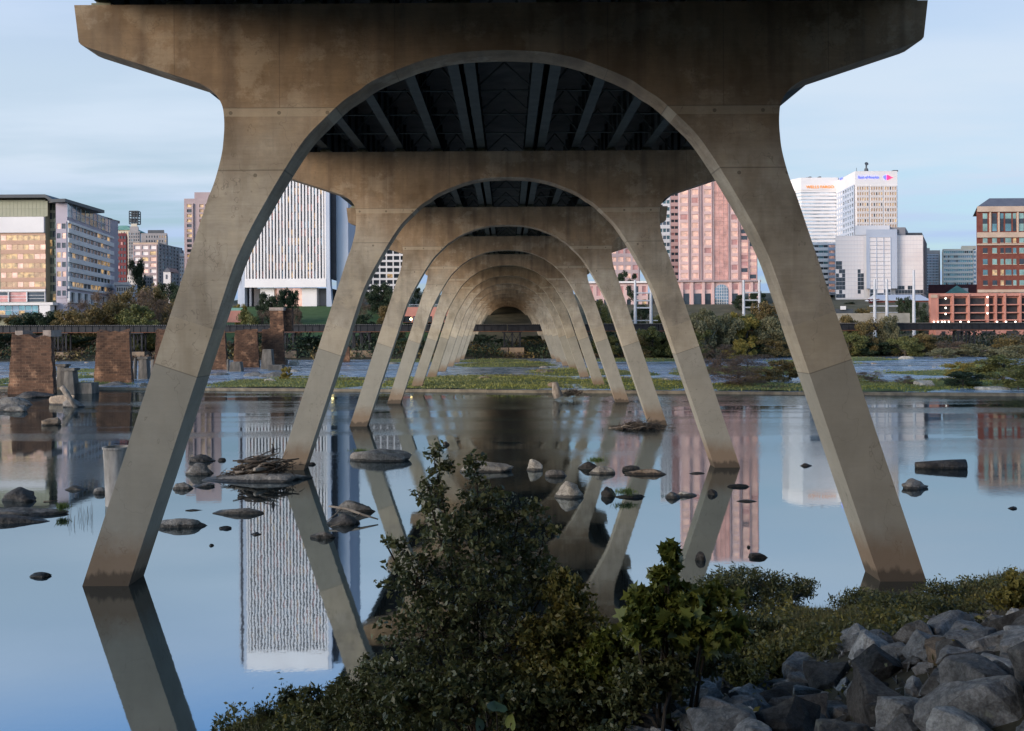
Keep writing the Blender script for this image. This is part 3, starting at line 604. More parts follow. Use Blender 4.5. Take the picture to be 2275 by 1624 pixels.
zt1, zt0 = zat(151, 490, dA), zat(151, 641, dA)
facade(A_, (cor, dA), (backx, backy), zt0, zt1, 7*2, 7, .9, .5, WHT, lambda i, j: (G_WARM if RNG.random() < (.42 if (i > 7 or j < 2) else .12) else (G_BLUE if RNG.random() < .45 else G_DARK)), out=.3, hout=.7)
facade(A_, (cor, dA), (backx, backy), zt1+1.5, zc-.5, 12, 2, .95, .95, COOL, mixp((G_TEAL, 3), (G_BLUE, 3), (G_GREEN, 1)), out=.2)
facade(A_, (cor, dA), (backx, backy), zat(151, 672, dA), zt0-1.2, 8, 1, .55, .9, WHT, mixp((G_DARK, 3), (G_BLUE, 1)), out=.8)
pxbox(A_, -60, 103, 643, 648, dA, 1, WHT, 'band', .6); fpx(A_, -60, 103, 649, 671, dA, 4, 3, .95, .9, WHT, mixp((G_ROSE, 2), (G_DARK, 3), (G_PEACH, 1)), out=.9, hout=.3)
pxbox(A_, -60, 118, 672, 678, dA-5, 6, WHT, 'terrace'); pxbox(A_, 88, 112, 678.2, 704, dA-5, 4, WHT, 'stair_wall'); fpx(A_, -60, 86, 679, 700, dA-3, 10, 2, .93, .9, COOL, mixp((G_TEAL, 3), (G_BLUE, 2), (G_WARM, 1)), out=.2); pxbox(A_, -60, 87, 679, 705, dA-2.99, 2, DGREY, 'podium')
m_ = MB(); zr = zat(60, 441, dA)                                   # winged roof: level, a dip, then falling towards the back corner
rp = [(px(-60, dA), dA-3, zr), (px(109, dA), dA-3, zr), (px(125.5, dA), dA-3, zr-2.0), (px(154, dA), dA-3, zr-1.8), (px(221, 470), 470, zr-1.9), (px(268, 500), 500, zr-1.1)]
for (a, b) in zip(rp, rp[1:]):
    p0, p1 = Vector(a), Vector(b); back = Vector((0, 40, 0)) if b[1] <= dA else Vector((-30, 12, 0))
    q = [p0, p1, p1+back, p0+back]; m_.add([tuple(v) for v in q]+[(v.x, v.y, v.z+1.3) for v in q], [(0,3,2,1),(4,5,6,7),(0,1,5,4),(1,2,6,5),(2,3,7,6),(3,0,4,7)])
m_.build('roof', DGREY, A_)
m_ = MB(); m_.box(px(240.5, 488)-.6, px(240.5, 488)+.6, 488, 489, zA0+20, zr-2); m_.build('mast', WHT, A_)
# --- B..K: the downtown cluster behind it
b = bld('dark red office block with rows of dark windows behind the glass office', 247, 283, 518, 620, 30, DRED); fpx(b, 248, 282, 521, 640, 620, 5, 9, .72, .5, DRED, mixp((G_DARK, 4), (G_ROSE, 1)))
b = bld('cream stepped tower with a green copper roof', 245, 300, 511, 700, 30, CREAM, 'tower'); fpx(b, 270, 292, 514, 640, 700, 4, 16, .5, .6, CREAM, mixp((G_DARK, 2), (G_WARM, 1), (G_TAN, 2)))
m_ = MB(); x0, x1 = px(245, 700), px(296, 700); z_ = zat(270, 511, 700); m_.add([(x0, 699, z_), (x1, 699, z_), (x1, 731, z_), (x0, 731, z_), (x0+4, 708, z_+4), (x1-7, 708, z_+4), (x1-7, 722, z_+4), (x0+4, 722, z_+4)], [(0,3,2,1),(4,5,6,7),(0,1,5,4),(1,2,6,5),(2,3,7,6),(3,0,4,7)]); m_.build('roof', COPPER, b)
b = bld('slim grey art deco tower with a dark lattice sign frame on its roof', 287, 313, 514, 690, 20, GREYW, 'tower'); pxbox(b, 290, 309, 503, 514, 692, 14, GREYW, 'setback'); pxbox(b, 293, 306, 497, 503, 694, 9, CREAM, 'crown')
fpx(b, 288, 312, 516, 600, 690, 5, 12, .5, .6, GREYW, mixp((G_DARK, 3), (G_BLUE, 1)))
m_ = MB(); x0, x1 = px(289, 696), px(308, 696); z0_, z1_ = zat(299, 497, 696), zat(299, 469, 696)
for k in range(6):
    z_ = z0_+(z1_-z0_)*k/5; m_.box(x0, x1, 696, 701, z_-.35, z_+.35)
for k in range(4):
    x_ = x0+(x1-x0)*k/3; m_.tube([(x_, 696, z0_), (x_, 696, z1_)], .35, 5); m_.tube([(x_, 701, z0_), (x_, 701, z1_)], .35, 5)
m_.box(x0+1, x1-.5, 697, 700, z1_-3.2, z1_-.4); m_.box(x0+.2, x1-1.5, 697, 700, z0_+1, z0_+4)
m_.build('sign_frame', DGREY, b)
b = bld('grey tower with rooftop plant behind the wide-windowed block', 315, 373, 518, 660, 30, GREYW, 'tower'); fpx(b, 325, 372, 521, 600, 660, 8, 8, .45, .5, GREYW, mixp((G_DARK, 3), (G_WARM, 1), (G_TAN, 1))); pxbox(b, 330, 366, 511, 518, 664, 18, DGREY, 'rooftop_plant')
b = bld('stone block with three wide lit window bays and a darker side', 297, 352, 538.8, 610, 34, TANS, 'office building', skew=0); fpx(b, 298, 351, 543, 635, 610, 3, 7, .78, .62, MAUV, mixp((G_WHITE, 3), (G_PEACH, 1), (G_WARM, 1)), out=.6)
facade(b, (px(352, 610), 610), (px(352, 610)+3.6, 644), zat(352, 635, 610), zat(352, 541, 610), 7, 12, .5, .55, GREYW, mixp((G_DARK, 3), (G_BLUE, 1)))
b = bld('small white block dotted with tiny windows beneath the dark hillside tree', 284, 320, 611, 520, 18, WHT); fpx(b, 284, 320, 614, 645, 520, 7, 4, .4, .5, WHT, mixp((G_DARK, 3), (G_BLUE, 2)), out=.15)
b = bld('low grey block right of the small white block', 321, 340, 612, 525, 18, GREYW); fpx(b, 322, 339, 616, 645, 525, 3, 4, .5, .5, GREYW, lambda i, j: G_DARK, out=.15)
b = bld('tiny white gabled house among the trees', 364, 380, 604, 560, 14, WHT, 'house'); m_ = MB(); m_.prism([(px(363, 560), zat(372, 604, 560)), (px(381, 560), zat(372, 604, 560)), (px(374, 560), zat(372, 594, 560))], 559.6, 574.4); m_.build('roof', SLATE, b); pxbox(b, 369, 373, 610, 620, 559.9, .2, SLATE, 'window')
b = bld('mid-rise block with a white top and rows of small windows left of the pink tower', 374, 411, 570, 640, 24, MAUV); fpx(b, 375, 410, 573, 640, 640, 7, 8, .5, .45, WHT, mixp((G_DARK, 2), (G_TAN, 1), (G_BLUE, 2))); pxbox(b, 374, 411, 563, 570, 640, 22, WHT, 'parapet', .3); pxbox(b, 389, 409, 556, 563, 645, 12, RBRK, 'penthouse')
b = bld('long low pale building with a flat roof under the trees', 258, 305, 633, 470, 14, COOL); pxbox(b, 255, 290, 627, 633, 470, 12, WHT, 'roof', .8); fpx(b, 260, 300, 636, 650, 470, 8, 1, .6, .6, WHT, lambda i, j: G_DARK, out=.2)
b = bld('mauve stepped tower with orange lit window strips, cut off by the nearest left bridge leg', 411, 490, 441, 560, 34, MAUV, 'tower'); pxbox(b, 434, 490, 427, 441, 562, 28, MAUV, 'upper_stage')
fpx(b, 415, 432, 452, 640, 560, 1, 17, .62, .6, MAUV, mixp((G_WARM, 4), (G_DARK, 3), (G_TAN, 2)), out=.8); fpx(b, 444, 470, 452, 640, 560, 2, 17, .7, .62, MAUV, mixp((G_WARM, 4), (G_TAN, 3), (G_DARK, 2)), out=.8)
INK = M('dark recessed cladding', (.02, .022, .03), (.035, .038, .05), .3, .6)
# --- L: white finned tower
dL = 420; Yt = 118
b = bld('very tall white tower with closely spaced vertical fins seen through the first arch', 546.5, 727, Yt, dL, 36, G_DARK, 'tower', 'core', Yb=621); b.name = 'finned_tower'
fpx(b, 546.5, 727, Yt+20, 619.5, dL, 25, 26, .46, .80, None, mixp((G_DARK, 10), (G_BLUE, 3), (G_ROSE, 4), (G_TAN, 2), (G_WARM, .7)), out=.9)
FIN = M('white aluminium fins', (.74, .72, .72), (.79, .78, .78), .1, .5)
m_ = MB(); x0, x1 = px(546.5, dL), px(727, dL); st = (x1-x0)/25
zb_, zt_ = zat(640, 619.5, dL), zat(640, Yt, dL)
for i in range(26): m_.box(x0+i*st-.33+(.34 if i == 0 else 0)-(.34 if i == 25 else 0), x0+i*st+.33+(.34 if i == 0 else 0)-(.34 if i == 25 else 0), dL-1.25, dL-.003, zb_, zt_)
m_.build('fins', FIN, b)
m_ = MB(); m_.box(x0, x1, dL-1.4, dL-.004, zat(640, 638.5, dL), zb_-.003); m_.build('band', FIN, b); m_ = MB(); m_.box(x0, x1, dL-1.4, dL-.004, zt_+.003, zt_+8); m_.build('crown_band', FIN, b)
for X0_, X1_, mm in ((539.5, 546.2, COOL), (727.3, 735, COOL)):
    m_ = MB(); flare = .6 if X0_ > 600 else -.6
    a0, a1, zz_ = px(X0_, dL), px(X1_, dL), zat(X0_, 674, dL); m_.box(a0, a1, dL-1.3, dL+3, zb_, zt_+8)
    m_.prism([(a0+(flare if flare < 0 else 0)*1.6, zz_-3), (a1+(flare if flare > 0 else 0)*1.6, zz_-3), (a1, zb_-.003), (a0, zb_-.003)], dL-1.3, dL+3); m_.build('corner_pier', mm, b)
for X0_, X1_, X2_ in ((735.2, 745.5, 772), (539.3, 531, 524)):
    a0, a1 = sorted((px(X0_, dL), px(X1_, dL))); m_ = MB(); m_.box(a0, a1, dL+1, dL+30, zat(740, 620, dL), zt_+6); m_.build('dark_slot', INK, b)
    a0, a1 = sorted((px(X1_, dL), px(X2_, dL))); m_ = MB(); m_.box(a0, a1, dL+3.5, dL+32, zat(740, 676, dL), zt_+6.5); m_.build('rear_wing', COOL, b)
zg = zat(640, 673, dL)-2; zh = zat(640, 639, dL)
def lobby(X0_, X1_, back, mat, nm): m_ = MB(); m_.box(px(X0_, dL), px(X1_, dL), dL+back, dL+30, zg, zh); m_.build(nm, mat, b)
lobby(546.5, 551, 6, COOL, 'lobby_wall'); lobby(551.1, 557, 9, G_DARK, 'doorway'); lobby(557.1, 577, 6, GREYW, 'lobby_wall'); lobby(577.1, 608, 1.5, FIN, 'lobby_wall'); lobby(608.1, 670, 4, G_PEACH, 'lobby_glazing'); lobby(670.1, 703, 1.5, FIN, 'lobby_wall'); lobby(703.1, 727, 7, GREYW, 'lobby_wall')
# --- M: white gridded block seen between the second and third legs
b = bld('white gridded office block glimpsed between the second and third bridge legs', 800, 905, 500, 600, 30, G_DARK, 'office building', 'core'); fpx(b, 800, 905, 500, 660, 600, 7, 12, .82, .66, WHT, mixp((G_DARK, 8), (G_BLUE, 2), (G_WARM, .7)), out=.8)
b = bld('low salmon parking deck behind the left bridge legs', 893, 1010, 682, 350, 30, TERR, 'parking deck', Yb=716); fpx(b, 893, 1010, 702, 716, 350, 5, 1, .82, .95, TERR, lambda i, j: WHT if i % 2 else G_DARK, out=.7); m_ = MB()
for k in range(40): m_.box(px(893, 350)+k*.46, px(893, 350)+k*.46+.06, 349.9, 350, zat(950, 682, 350), zat(950, 676, 350))
m_.box(px(893, 350), px(1010, 350), 349.8, 349.9, zat(950, 676.6, 350), zat(950, 676, 350)); m_.build('railing', COOL, b)
b = bld('low pink retaining wall with a green rail beside the lawn', 495, 538, 690, 345, 6, TERR, 'wall', Yb=716); pxbox(b, 495, 540, 684, 690, 345, 4, COPPER, 'rail_panel')
# --- right of the bridge: pink towers
dP = 430; Yt = 300
pp = bld('tall pink granite tower with peach windows and a glass centre strip', 1509.5, 1684, Yt, dP, 40, PINKG, 'tower'); pp.name = 'granite_tower'
for (a, c_, n2) in ((1511, 1531, 1), (1536, 1554, 1), (1564, 1583, 1), (1624, 1641, 1)):
    fpx(pp, a, c_, Yt+6, 621.6, dP, n2, 17, .8, .62, PINKG, mixp((G_PEACH, 9), (G_ROSE, 1)), out=.5)
fpx(pp, 1588, 1618, Yt+6, 621.6, dP, 3, 34, .94, .93, PINKD, lambda i, j: G_STRIP, out=.25)
fpx(pp, 1647, 1663, Yt+6, 621.6, dP, 1, 22, .9, .62, PINKD, mixp((G_PEACH, 5), (G_ROSE, 1), (G_DARK, .6)), out=.3); fpx(pp, 1666, 1682, Yt+6, 621.6, dP, 1, 22, .9, .62, PINKD, mixp((G_PEACH, 5), (G_ROSE, 1), (G_DARK, .6)), out=.3)
for a in (1533.5, 1558.5, 1586, 1620.5, 1644.5, 1664.5): pxbox(pp, a-.9, a+.9, Yt+3, 621.6, dP, .1, MAUV, 'pilaster', .75)
pd = dP-8
m_ = MB(); m_.box(px(1504, pd), px(1688, pd), pd, dP-.01, zat(1600, 700, pd), zat(1600, 626, pd)); m_.build('podium', PINKG, pp); pxbox(pp, 1503, 1691, 622.5, 626, pd-.5, 8, MAUV, 'cornice', .8)
for a, c_ in ((1519, 1532), (1543, 1559), (1567, 1580), (1626, 1640), (1655, 1664), (1674, 1682)):
    pxbox(pp, a, c_, 631, 643, pd, .01, G_ROSE, 'window', .1); pxbox(pp, a, c_, 652, 686, pd, .01, G_DARK, 'window', .1)
for a in (1515, 1537.5, 1563, 1584, 1623, 1645, 1670): pxbox(pp, a-3, a+3, 627, 687, pd, .01, PINKG, 'pier', .8)
m_ = MB(); a, c_ = px(1588.5, pd), px(1619, pd); r0 = (c_-a)/2; zs = zat(1604, 631.7, pd)-r0; pts = [(a, zat(1604, 686, pd)), (c_, zat(1604, 686, pd))]+[((a+c_)/2+r0*math.cos(t), zs+r0*math.sin(t)) for t in np.linspace(0, math.pi, 13)]
m_.prism(pts, pd-.3, pd-.02); ar = m_.build('arch_window', G_BLUE, pp); m_ = MB()
for k in range(1, 6): m_.box(a+(c_-a)*k/6-.05, a+(c_-a)*k/6+.05, pd-.42, pd-.3, zat(1604, 686, pd), zs+math.sqrt(max(0, r0*r0-(r0-(c_-a)*k/6)**2)))
for k in range(8): z_ = zat(1604, 686, pd)+k*1.3; m_.box(a+.1, c_-.1, pd-.40, pd-.31, z_-.05, z_+.05)
m_.build('glazing_bars', WHT, ar)
rw = bld('low mauve retaining wall and terrace in front of the pink tower', 1480, 1700, 688, 405, 12, MAUV, 'wall', Yb=708); fpx(rw, 1482, 1698, 698, 706, 405, 9, 1, .8, .9, MAUV, lambda i, j: G_DARK if i % 3 else G_WARM, out=.4)
b = bld('white banded building with teal windows tucked left of the pink tower', 1466, 1509, 420, 520, 30, WHT, 'office building'); fpx(b, 1466, 1490, 425, 630, 520, 3, 13, .85, .5, WHT, mixp((G_TEAL, 4), (G_BLUE, 2)), out=.4); fpx(b, 1492, 1508.5, 425, 630, 520, 2, 14, .85, .42, PINKD, mixp((G_DARK, 4), (G_ROSE, 2)), out=.2, hout=.5)
b = bld('second pink tower seen between the third and fourth right bridge legs', 1335, 1423, 470, 440, 36, PINKG, 'tower'); fpx(b, 1340, 1420, 476, 640, 440, 5, 9, .72, .58, MAUV, mixp((G_PEACH, 8), (G_ROSE, 2)), out=.7)
m_ = MB(); m_.box(px(1300, 425), px(1440, 425), 425, 439.9, zat(1380, 706, 425), zat(1380, 629, 425)); m_.build('podium', PINKG, b); pxbox(b, 1298, 1444, 625, 629, 424, 10, WHT, 'cornice', .6)
fpx(b, 1305, 1440, 632, 690, 425, 8, 2, .55, .72, PINKG, mixp((G_DARK, 5), (G_ROSE, 4), (G_WARM, .6)), out=.6)
# --- T: pale rounded tower with orange lettering
dT = 640; cxT = (px(1763, dT)+px(1882, dT))/2; zt_ = zat(1810, 411, dT); zb_ = ground_h(cxT, dT)-3
T_ = empty('rounded_tower', (cxT, dT+20, zb_), 'pale rounded tower with orange lettering near its top', 'tower')
hx = (px(1882, dT)-px(1763, dT))/2; hy = 20
def octo(k, ch=.32): return [(cxT-hx*k, dT+20+hy*k*(1-ch*2)), (cxT-hx*k, dT+20-hy*k*(1-ch*2)), (cxT-hx*k*(1-ch), dT+20-hy*k), (cxT+hx*k*(1-ch), dT+20-hy*k), (cxT+hx*k, dT+20-hy*k*(1-ch*2)), (cxT+hx*k, dT+20+hy*k*(1-ch*2)), (cxT+hx*k*(1-ch), dT+20+hy*k), (cxT-hx*k*(1-ch), dT+20+hy*k)]
def oprism(k, z0, z1, mat, nm, ch=.32, mb=None):
    q = octo(k, ch); n8 = len(q); m_ = mb or MB(); m_.add([(a, b, z0) for a, b in q]+[(a, b, z1) for a, b in q], [tuple(range(n8-1, -1, -1)), tuple(range(n8, 2*n8))]+[(i, (i+1) % n8, n8+(i+1) % n8, n8+i) for i in range(n8)])
    return None if mb else m_.build(nm, mat, T_)
G_SKY = glass('sky mirror glass', (.62, .68, .74), .1, .7)
oprism(.97, zb_, zt_-.5, G_SKY, 'glazing'); m_ = MB(); nb = 30
for k in range(nb): z_ = zb_+4+(zt_-zb_-4)*k/nb; oprism(1, z_, z_+(zt_-zb_)/nb*.56, WHT, '', mb=m_)
m_.build('bands', WHT, T_)
oprism(1.02, zt_-3.2, zat(1810, 403, dT)+2.4, WHT, 'upper_band'); oprism(.84, zat(1810, 403, dT)+2.41, zat(1810, 396, dT)+.2, WHT, 'crown')
m_ = MB()
for k in range(7): m_.box(cxT-7+k*2.1, cxT-5.6+k*2.1, dT+5, dT+8, zat(1810, 396, dT)+.2, zat(1810, 396, dT)+1.4+.5*math.sin(k*2))
m_.build('rooftop_plant', DGREY, T_)
ORG = emit('orange sign', (.80, .28, .03), .22); BLU = emit('blue sign', (.10, .12, .95), 1.3); REDS = emit('red sign', (.95, .03, .12), 1.2)
text(T_, 'WELLS FARGO', 1822, 415.5, dT-.6, 6.2, ORG, squeeze=1.12)
# --- U: slab tower with blue lettering and a flag-like emblem
dU = 600; uc = px(1902, dU); ur = px(1996, dU); lx, ly = px(1860, 640), 640.0; zt_ = zat(1950, 380, dU)
U_ = empty('slab_tower', ((uc+ur)/2, dU+15, ground_h(uc, dU)-3), 'tall pale slab tower with blue lettering and a red emblem', 'tower'); zb_ = ground_h(uc, dU)-3
q = [(uc, dU), (ur, dU), (ur, dU+38), (lx, ly)]; m_ = MB(); m_.add([(a, b, zb_) for a, b in q]+[(a, b, zt_) for a, b in q], [(0,3,2,1),(4,5,6,7),(0,1,5,4),(1,2,6,5),(2,3,7,6),(3,0,4,7)]); m_.build('wall', WHT, U_)
for a, c_ in ((1905.2, 1932), (1936, 1963), (1966.5, 1993.5)):
    fpx(U_, a, c_, 412.5, 532, dU, 5, 10, .62, .56, M('warm white precast', (.60, .56, .54), (.68, .64, .62), .2, .8), mixp((G_TAN, 6), (G_WARM, 2), (G_DARK, 1)), out=.5)
facade(U_, (lx+.3, ly-.4), (uc-.4, dU+.5), zat(1880, 545, 620), zat(1880, 420, 620), 8, 10, .6, .55, COOL, mixp((G_BLUE, 4), (G_DARK, 1)), out=.4)
text(U_, 'Bank of America', 1929, 393.5, dU-.3, 6.2, BLU, squeeze=.82)
def flag_(root, X, Y, d, s, rot=0):
    c = P(X, Y, d)-Vector(root.location)
    for nm, mat, k0, k1 in (('emblem_blue', BLU, 0, .34), ('emblem_red', REDS, .34, 1)):
        m_ = MB(); L0 = 11.5*s; hh = 3.2*s
        def top(t): return hh*(1-abs(2*t-.75)**1.4*.62)*(1 if t < .97 else .3)*min(1, (1-t)*2.2+.05)
        poly_ = [(-L0/2+L0*t, -hh*.1-top(t)*(.85 if t > .1 else .4)) for t in np.linspace(k0, k1, 8)]+[(-L0/2+L0*t, top(t)*.9) for t in np.linspace(k1, k0, 8)]
        m_.prism(poly_, -.25, -.02); o = raw(nm, m_.V, m_.F, mat, root, loc=tuple(c)); o.rotation_euler = (0, 0, rot)
flag_(U_, 1973, 394, dU, .5)
ang = math.atan2(dU-ly, uc-lx); ps = P(1870, 404, 631); pf = Vector((lx, ly, 0)).lerp(Vector((uc, dU, 0)), .32)
t_ = text(U_, 'Bank of America', 1866, 400, 634, 4.6, BLU, squeeze=.5); t_.rotation_euler = (R(90), 0, ang); nn_ = Vector((math.sin(ang), -math.cos(ang), 0)); pf += nn_*.5
t_.location = Vector((pf.x, pf.y, zat(1876, 397, 628)))-Vector(U_.location)
m_ = MB(); c_ = px(1927, 612); z0_ = zt_; m_.box(c_-3.5, c_+3, 611, 615, z0_, z0_+.7); m_.tube([(c_, 612, z0_), (c_, 612, z0_+3.5)], [1.7, 1.1], 8); m_.tube([(c_, 612, z0_+3.5), (c_, 612, z0_+7)], [.5, .5], 6); m_.tube([(c_-.3, 612, z0_+5.6), (c_-.3, 610.6, z0_+6.2)], [.2, 1.2], 10); m_.tube([(c_-6, 612, z0_), (c_-6, 612, z0_+4)], .15, 4); m_.box(c_+13, c_+16, 603, 606, z0_, z0_+1); m_.build('antenna', DGREY, U_)
# --- V, W: banded block and wide white glass block
dV = 500; b = bld('white and dark banded block below the rounded tower', 1800, 1841, 540, dV, 34, WHT, 'office building'); fpx(b, 1800, 1840.5, 541, 652, dV, 4, 9, .97, .42, WHT, mixp((G_TEAL, 2), (G_DARK, 5)), out=.3, hout=.9)
fpx(b, 1841, 1856.8, 541, 652, dV+.5, 1, 9, .86, .5, COOL, lambda i, j: G_PEACH, out=.5); pxbox(b, 1840.6, 1857, 541, 655, dV+.51, 25, COOL, 'corner_bay')
dW = 470; W_ = bld('wide white glass block with a raised pale blue centre bay', 1857.5, 2052, 523, dW, 42, WHT, 'office building', skew=.46)
def pw(i, j):
    if (i < 3 and j < 6 and not (i == 2 and j % 2)) or (j < 1): return G_DARK
    return G_WHITE
PANEW = M('white panel joints', (.62, .60, .62), None, 1, .7)
fpx(W_, 1858, 1920, 525, 662, dW, 9, 15, .985, .93, PANEW, lambda i, j: G_DARK if ((i < 3 and j < 10 and RNG.random() < .9 and not (i == 2 and j > 6)) or (i > 6 and j < 7 and RNG.random() < .85)) else G_WHITE, out=.12)  # pale and dark panes paint the bright sky and dark patches reflected in the glass
fpx(W_, 1990, 2051.5, 525, 662, dW, 9, 15, .985, .93, PANEW, lambda i, j: G_DARK if j < 2 or (j == 2 and i < 6 and RNG.random() < .7) else G_WHITE, out=.12)
m_ = MB(); m_.sbox(px(1921, dW), px(1989, dW), dW-3, dW+20, zb_, zat(1955, 511, dW), .4); m_.build('centre_bay', COOL, W_)
fpx(W_, 1933, 1980, 527, 660, dW-3, 3, 15, .93, .9, COOL, lambda i, j: G_DARK if j < 2 and RNG.random() < .6 else G_WHITE, out=.3)
pxbox(W_, 1901, 1978, 500.5, 522, dW+10, 25, WHT, 'penthouse'); pxbox(W_, 1979, 2013, 505, 523, dW+12, 22, GREYW, 'plant_room'); pxbox(W_, 2013.2, 2050, 517, 523, dW+14, 20, DGREY, 'rear_parapet'); pxbox(W_, 1985, 1998, 510, 518, dW+11.5, .4, DGREY, 'louvre')
facade(W_, (px(2052, dW)+.1, dW+.3), (px(2052, dW)+.1+.46*41, dW+41.3), zat(2055, 650, dW), zat(2055, 525, dW), 4, 14, .6, .5, GREYW, mixp((G_DARK, 3), (G_BLUE, 1)), out=.3)
b = bld('narrow grey tower with a tight grid of dark windows', 2058, 2090, 556, 700, 26, GREYW, 'tower'); fpx(b, 2060, 2086, 565, 650, 700, 8, 14, .62, .6, COOL, mixp((G_DARK, 4), (G_ROSE, 1), (G_BLUE, 2)), out=.5); pxbox(b, 2059, 2067, 551, 556, 702, 10, GREYW, 'penthouse')
b = bld('cream office slab with teal window bands left of the brick building', 2095.6, 2163, 553, 680, 26, CREAM, 'office building'); fpx(b, 2097, 2162, 555, 645, 680, 14, 9, .9, .5, M('ivory bands', (.55, .54, .50), (.62, .6, .56), .2, .8), mixp((G_TEAL, 4), (G_DARK, 1), (G_BLUE, 2)), out=.3, hout=.6); fpx(b, 2163, 2170, 556, 640, 681, 1, 9, .7, .5, WHT, lambda i, j: G_BLUE, out=.3); pxbox(b, 2163.1, 2171, 555, 652, 681.1, 24, WHT, 'end_bay'); pxbox(b, 2138, 2170, 546, 553, 684, 14, CREAM, 'penthouse')
# --- Z: brick block with tan trim and slate roof at the right edge
dZ = 440; Z_ = bld('tall red brick building with tan trim and slate roof at the right edge', 2171, 2420, 467, dZ, 40, RBRK, 'office building'); ZR = lambda Y: zat(2180, Y, dZ)
def zband(Y0_, Y1_, pr, nm='trim', X0_=2170.3): m_ = MB(); m_.sbox(px(X0_, dZ), px(2421, dZ), dZ-pr, dZ+40, ZR(Y1_), ZR(Y0_), Z_['sh']); m_.build(nm, TANS, Z_)
zband(459, 471, 1.0, 'cornice'); zband(516.5, 528, .75); zband(541.5, 545, .65); zband(643.5, 650, .9)
m_ = MB(); z_ = ZR(459); a, c_ = px(2174, dZ), px(2420, dZ); m_.add([(a, dZ+.5, z_), (c_, dZ+.5, z_), (c_, dZ+39, z_), (a+16, dZ+39, z_), (a+11, dZ+12, z_+5.2), (c_, dZ+12, z_+5.2), (c_, dZ+28, z_+5.2), (a+17, dZ+28, z_+5.2)], [(0,3,2,1),(4,5,6,7),(0,1,5,4),(1,2,6,5),(2,3,7,6),(3,0,4,7)]); m_.build('roof', SLATE, Z_)
cols = [(2185, 2195), (2206, 2216), (2224, 2231), (2235, 2248), (2252, 2259), (2266, 2276), (2290, 2300), (2310, 2317), (2322, 2335), (2340, 2350), (2364, 2376)]
zmix = mixp((G_MINT, 4), (G_DARK, 3), (G_TEAL, 2), (G_WARM, .7))
for k, (a, c_) in enumerate(cols):
    for j, y_ in enumerate([529.5, 553, 578, 602, 626]+[]):
        pass
    for y0_, y1_ in ((529, 539.5), (551, 562.5), (575.5, 587.5), (599.5, 611), (623, 633.5), (648, 659)):
        m_ = MB(); m_.box(px(a, dZ), px(c_, dZ), dZ-.08, dZ+.1, ZR(y1_), ZR(y0_)); w_ = m_.build('window', zmix(0, 0), Z_)
        m_ = MB(); m_.box(px(a, dZ)-.15, px(c_, dZ)+.15, dZ-.3, dZ-.1, ZR(y1_)-.25, ZR(y1_)-.01); m_.build('sill', TANS, w_)
    for y0_, y1_, g in ((474, 486, zmix(0, 0)), (486.3, 497, G_DARK), (497.3, 514, zmix(0, 0))):
        m_ = MB(); m_.box(px(a, dZ), px(c_, dZ), dZ-.09, dZ+.1, ZR(y1_), ZR(y0_)); m_.build('window', g, Z_)
for a in (2201, 2220, 2262, 2281, 2305, 2356): m_ = MB(); m_.box(px(a-1.6, dZ), px(a+1.6, dZ), dZ-.6, dZ+.1, ZR(516.2), ZR(471.3)); m_.build('pilaster', TANS, Z_)
# --- AA: pink parking garage
dG = 342; GA = bld('pink open-sided parking garage with small white lamps above the viaduct', 2064, 2400, 652, dG, 34, TERR, 'parking garage', 'back_wall'); ZG = lambda Y: zat(2230, Y, dG)
INT = M('garage interior', (.03, .03, .035), (.05, .05, .055), 1, .9)
m_ = MB(); m_.box(px(2079, dG), px(2399, dG), dG-.1, dG-.003, ZG(717), ZG(662)); m_.build('interior', INT, GA)
m_ = MB(); zz_ = [ZG(y) for y in (750, 715, 697.5, 679.5, 661.5)]
for y_, h_ in ((654.5, 6.5), (677, 2.6), (694.5, 2.6), (711, 2.6)): m_.box(px(2063.7, dG), px(2400, dG), dG-1.6, dG-.11, ZG(y_+h_/2), ZG(y_-h_/2))
for i, a in enumerate([2079, 2113, 2148, 2190, 2208, 2228, 2262, 2290, 2325, 2360, 2396]): m_.box(px(a-1.8, dG), px(a+1.8, dG), dG-1.9, dG-.12, ZG(750), ZG(653))
m_.box(px(2063.5, dG), px(2079, dG), dG-1.7, dG-.12, ZG(750), ZG(656)); m_.build('frame', TERR, GA)
m_ = MB(); m_.box(px(2063.5, dG), px(2078, dG), dG-2.0, dG-1.72, ZG(661), ZG(654)); m_.build('panel', TANS, GA)
m_ = MB(); m_.box(px(2070, dG), px(2400, dG), dG-3.5, dG-1.95, ZG(760), ZG(726)); m_.build('lower_wall', TERR, GA)
m_ = MB()
for a, c_ in ((2082, 2090), (2110, 2130), (2170, 2200), (2225, 2250)): m_.box(px(a, dG), px(c_, dG), dG-3.7, dG-3.52, ZG(752), ZG(735))
m_.build('openings', INT, GA)
LAMP = emit('white lamp', (1, .93, .8), 2.0)
for a, y_ in ((2101, 663), (2101, 684), (2101, 697.5), (2194, 660), (2194, 678), (2194, 696), (2075, 715), (2084, 715), (2093, 715), (2099, 715), (2108, 715), (2134, 715), (2152, 715), (2215, 715), (2235, 715), (2256, 715)):
    m_ = MB(); c = P(a, y_, dG-2.2); m_.lathe(tuple(c), [(0, -.34), (.26, -.2), (.34, 0), (.26, .2), (0, .34)], 8); m_.build('lamp', LAMP, GA)
CARW = M('car paint white', (.6, .6, .62), (.65, .65, .66), 1, .3)
b = bld('dark maroon low block with a chimney behind the parking garage', 2064, 2175, 632, 520, 20, M('maroon brick', (.07, .03, .04), (.11, .045, .05), .4, .9), Yb=670); pxbox(b, 2198-2, 2202, 620, 632, 522, 4, DRED, 'chimney'); pxbox(b, 2130, 2152, 640, 655, 519, 1, WHT, 'billboard')
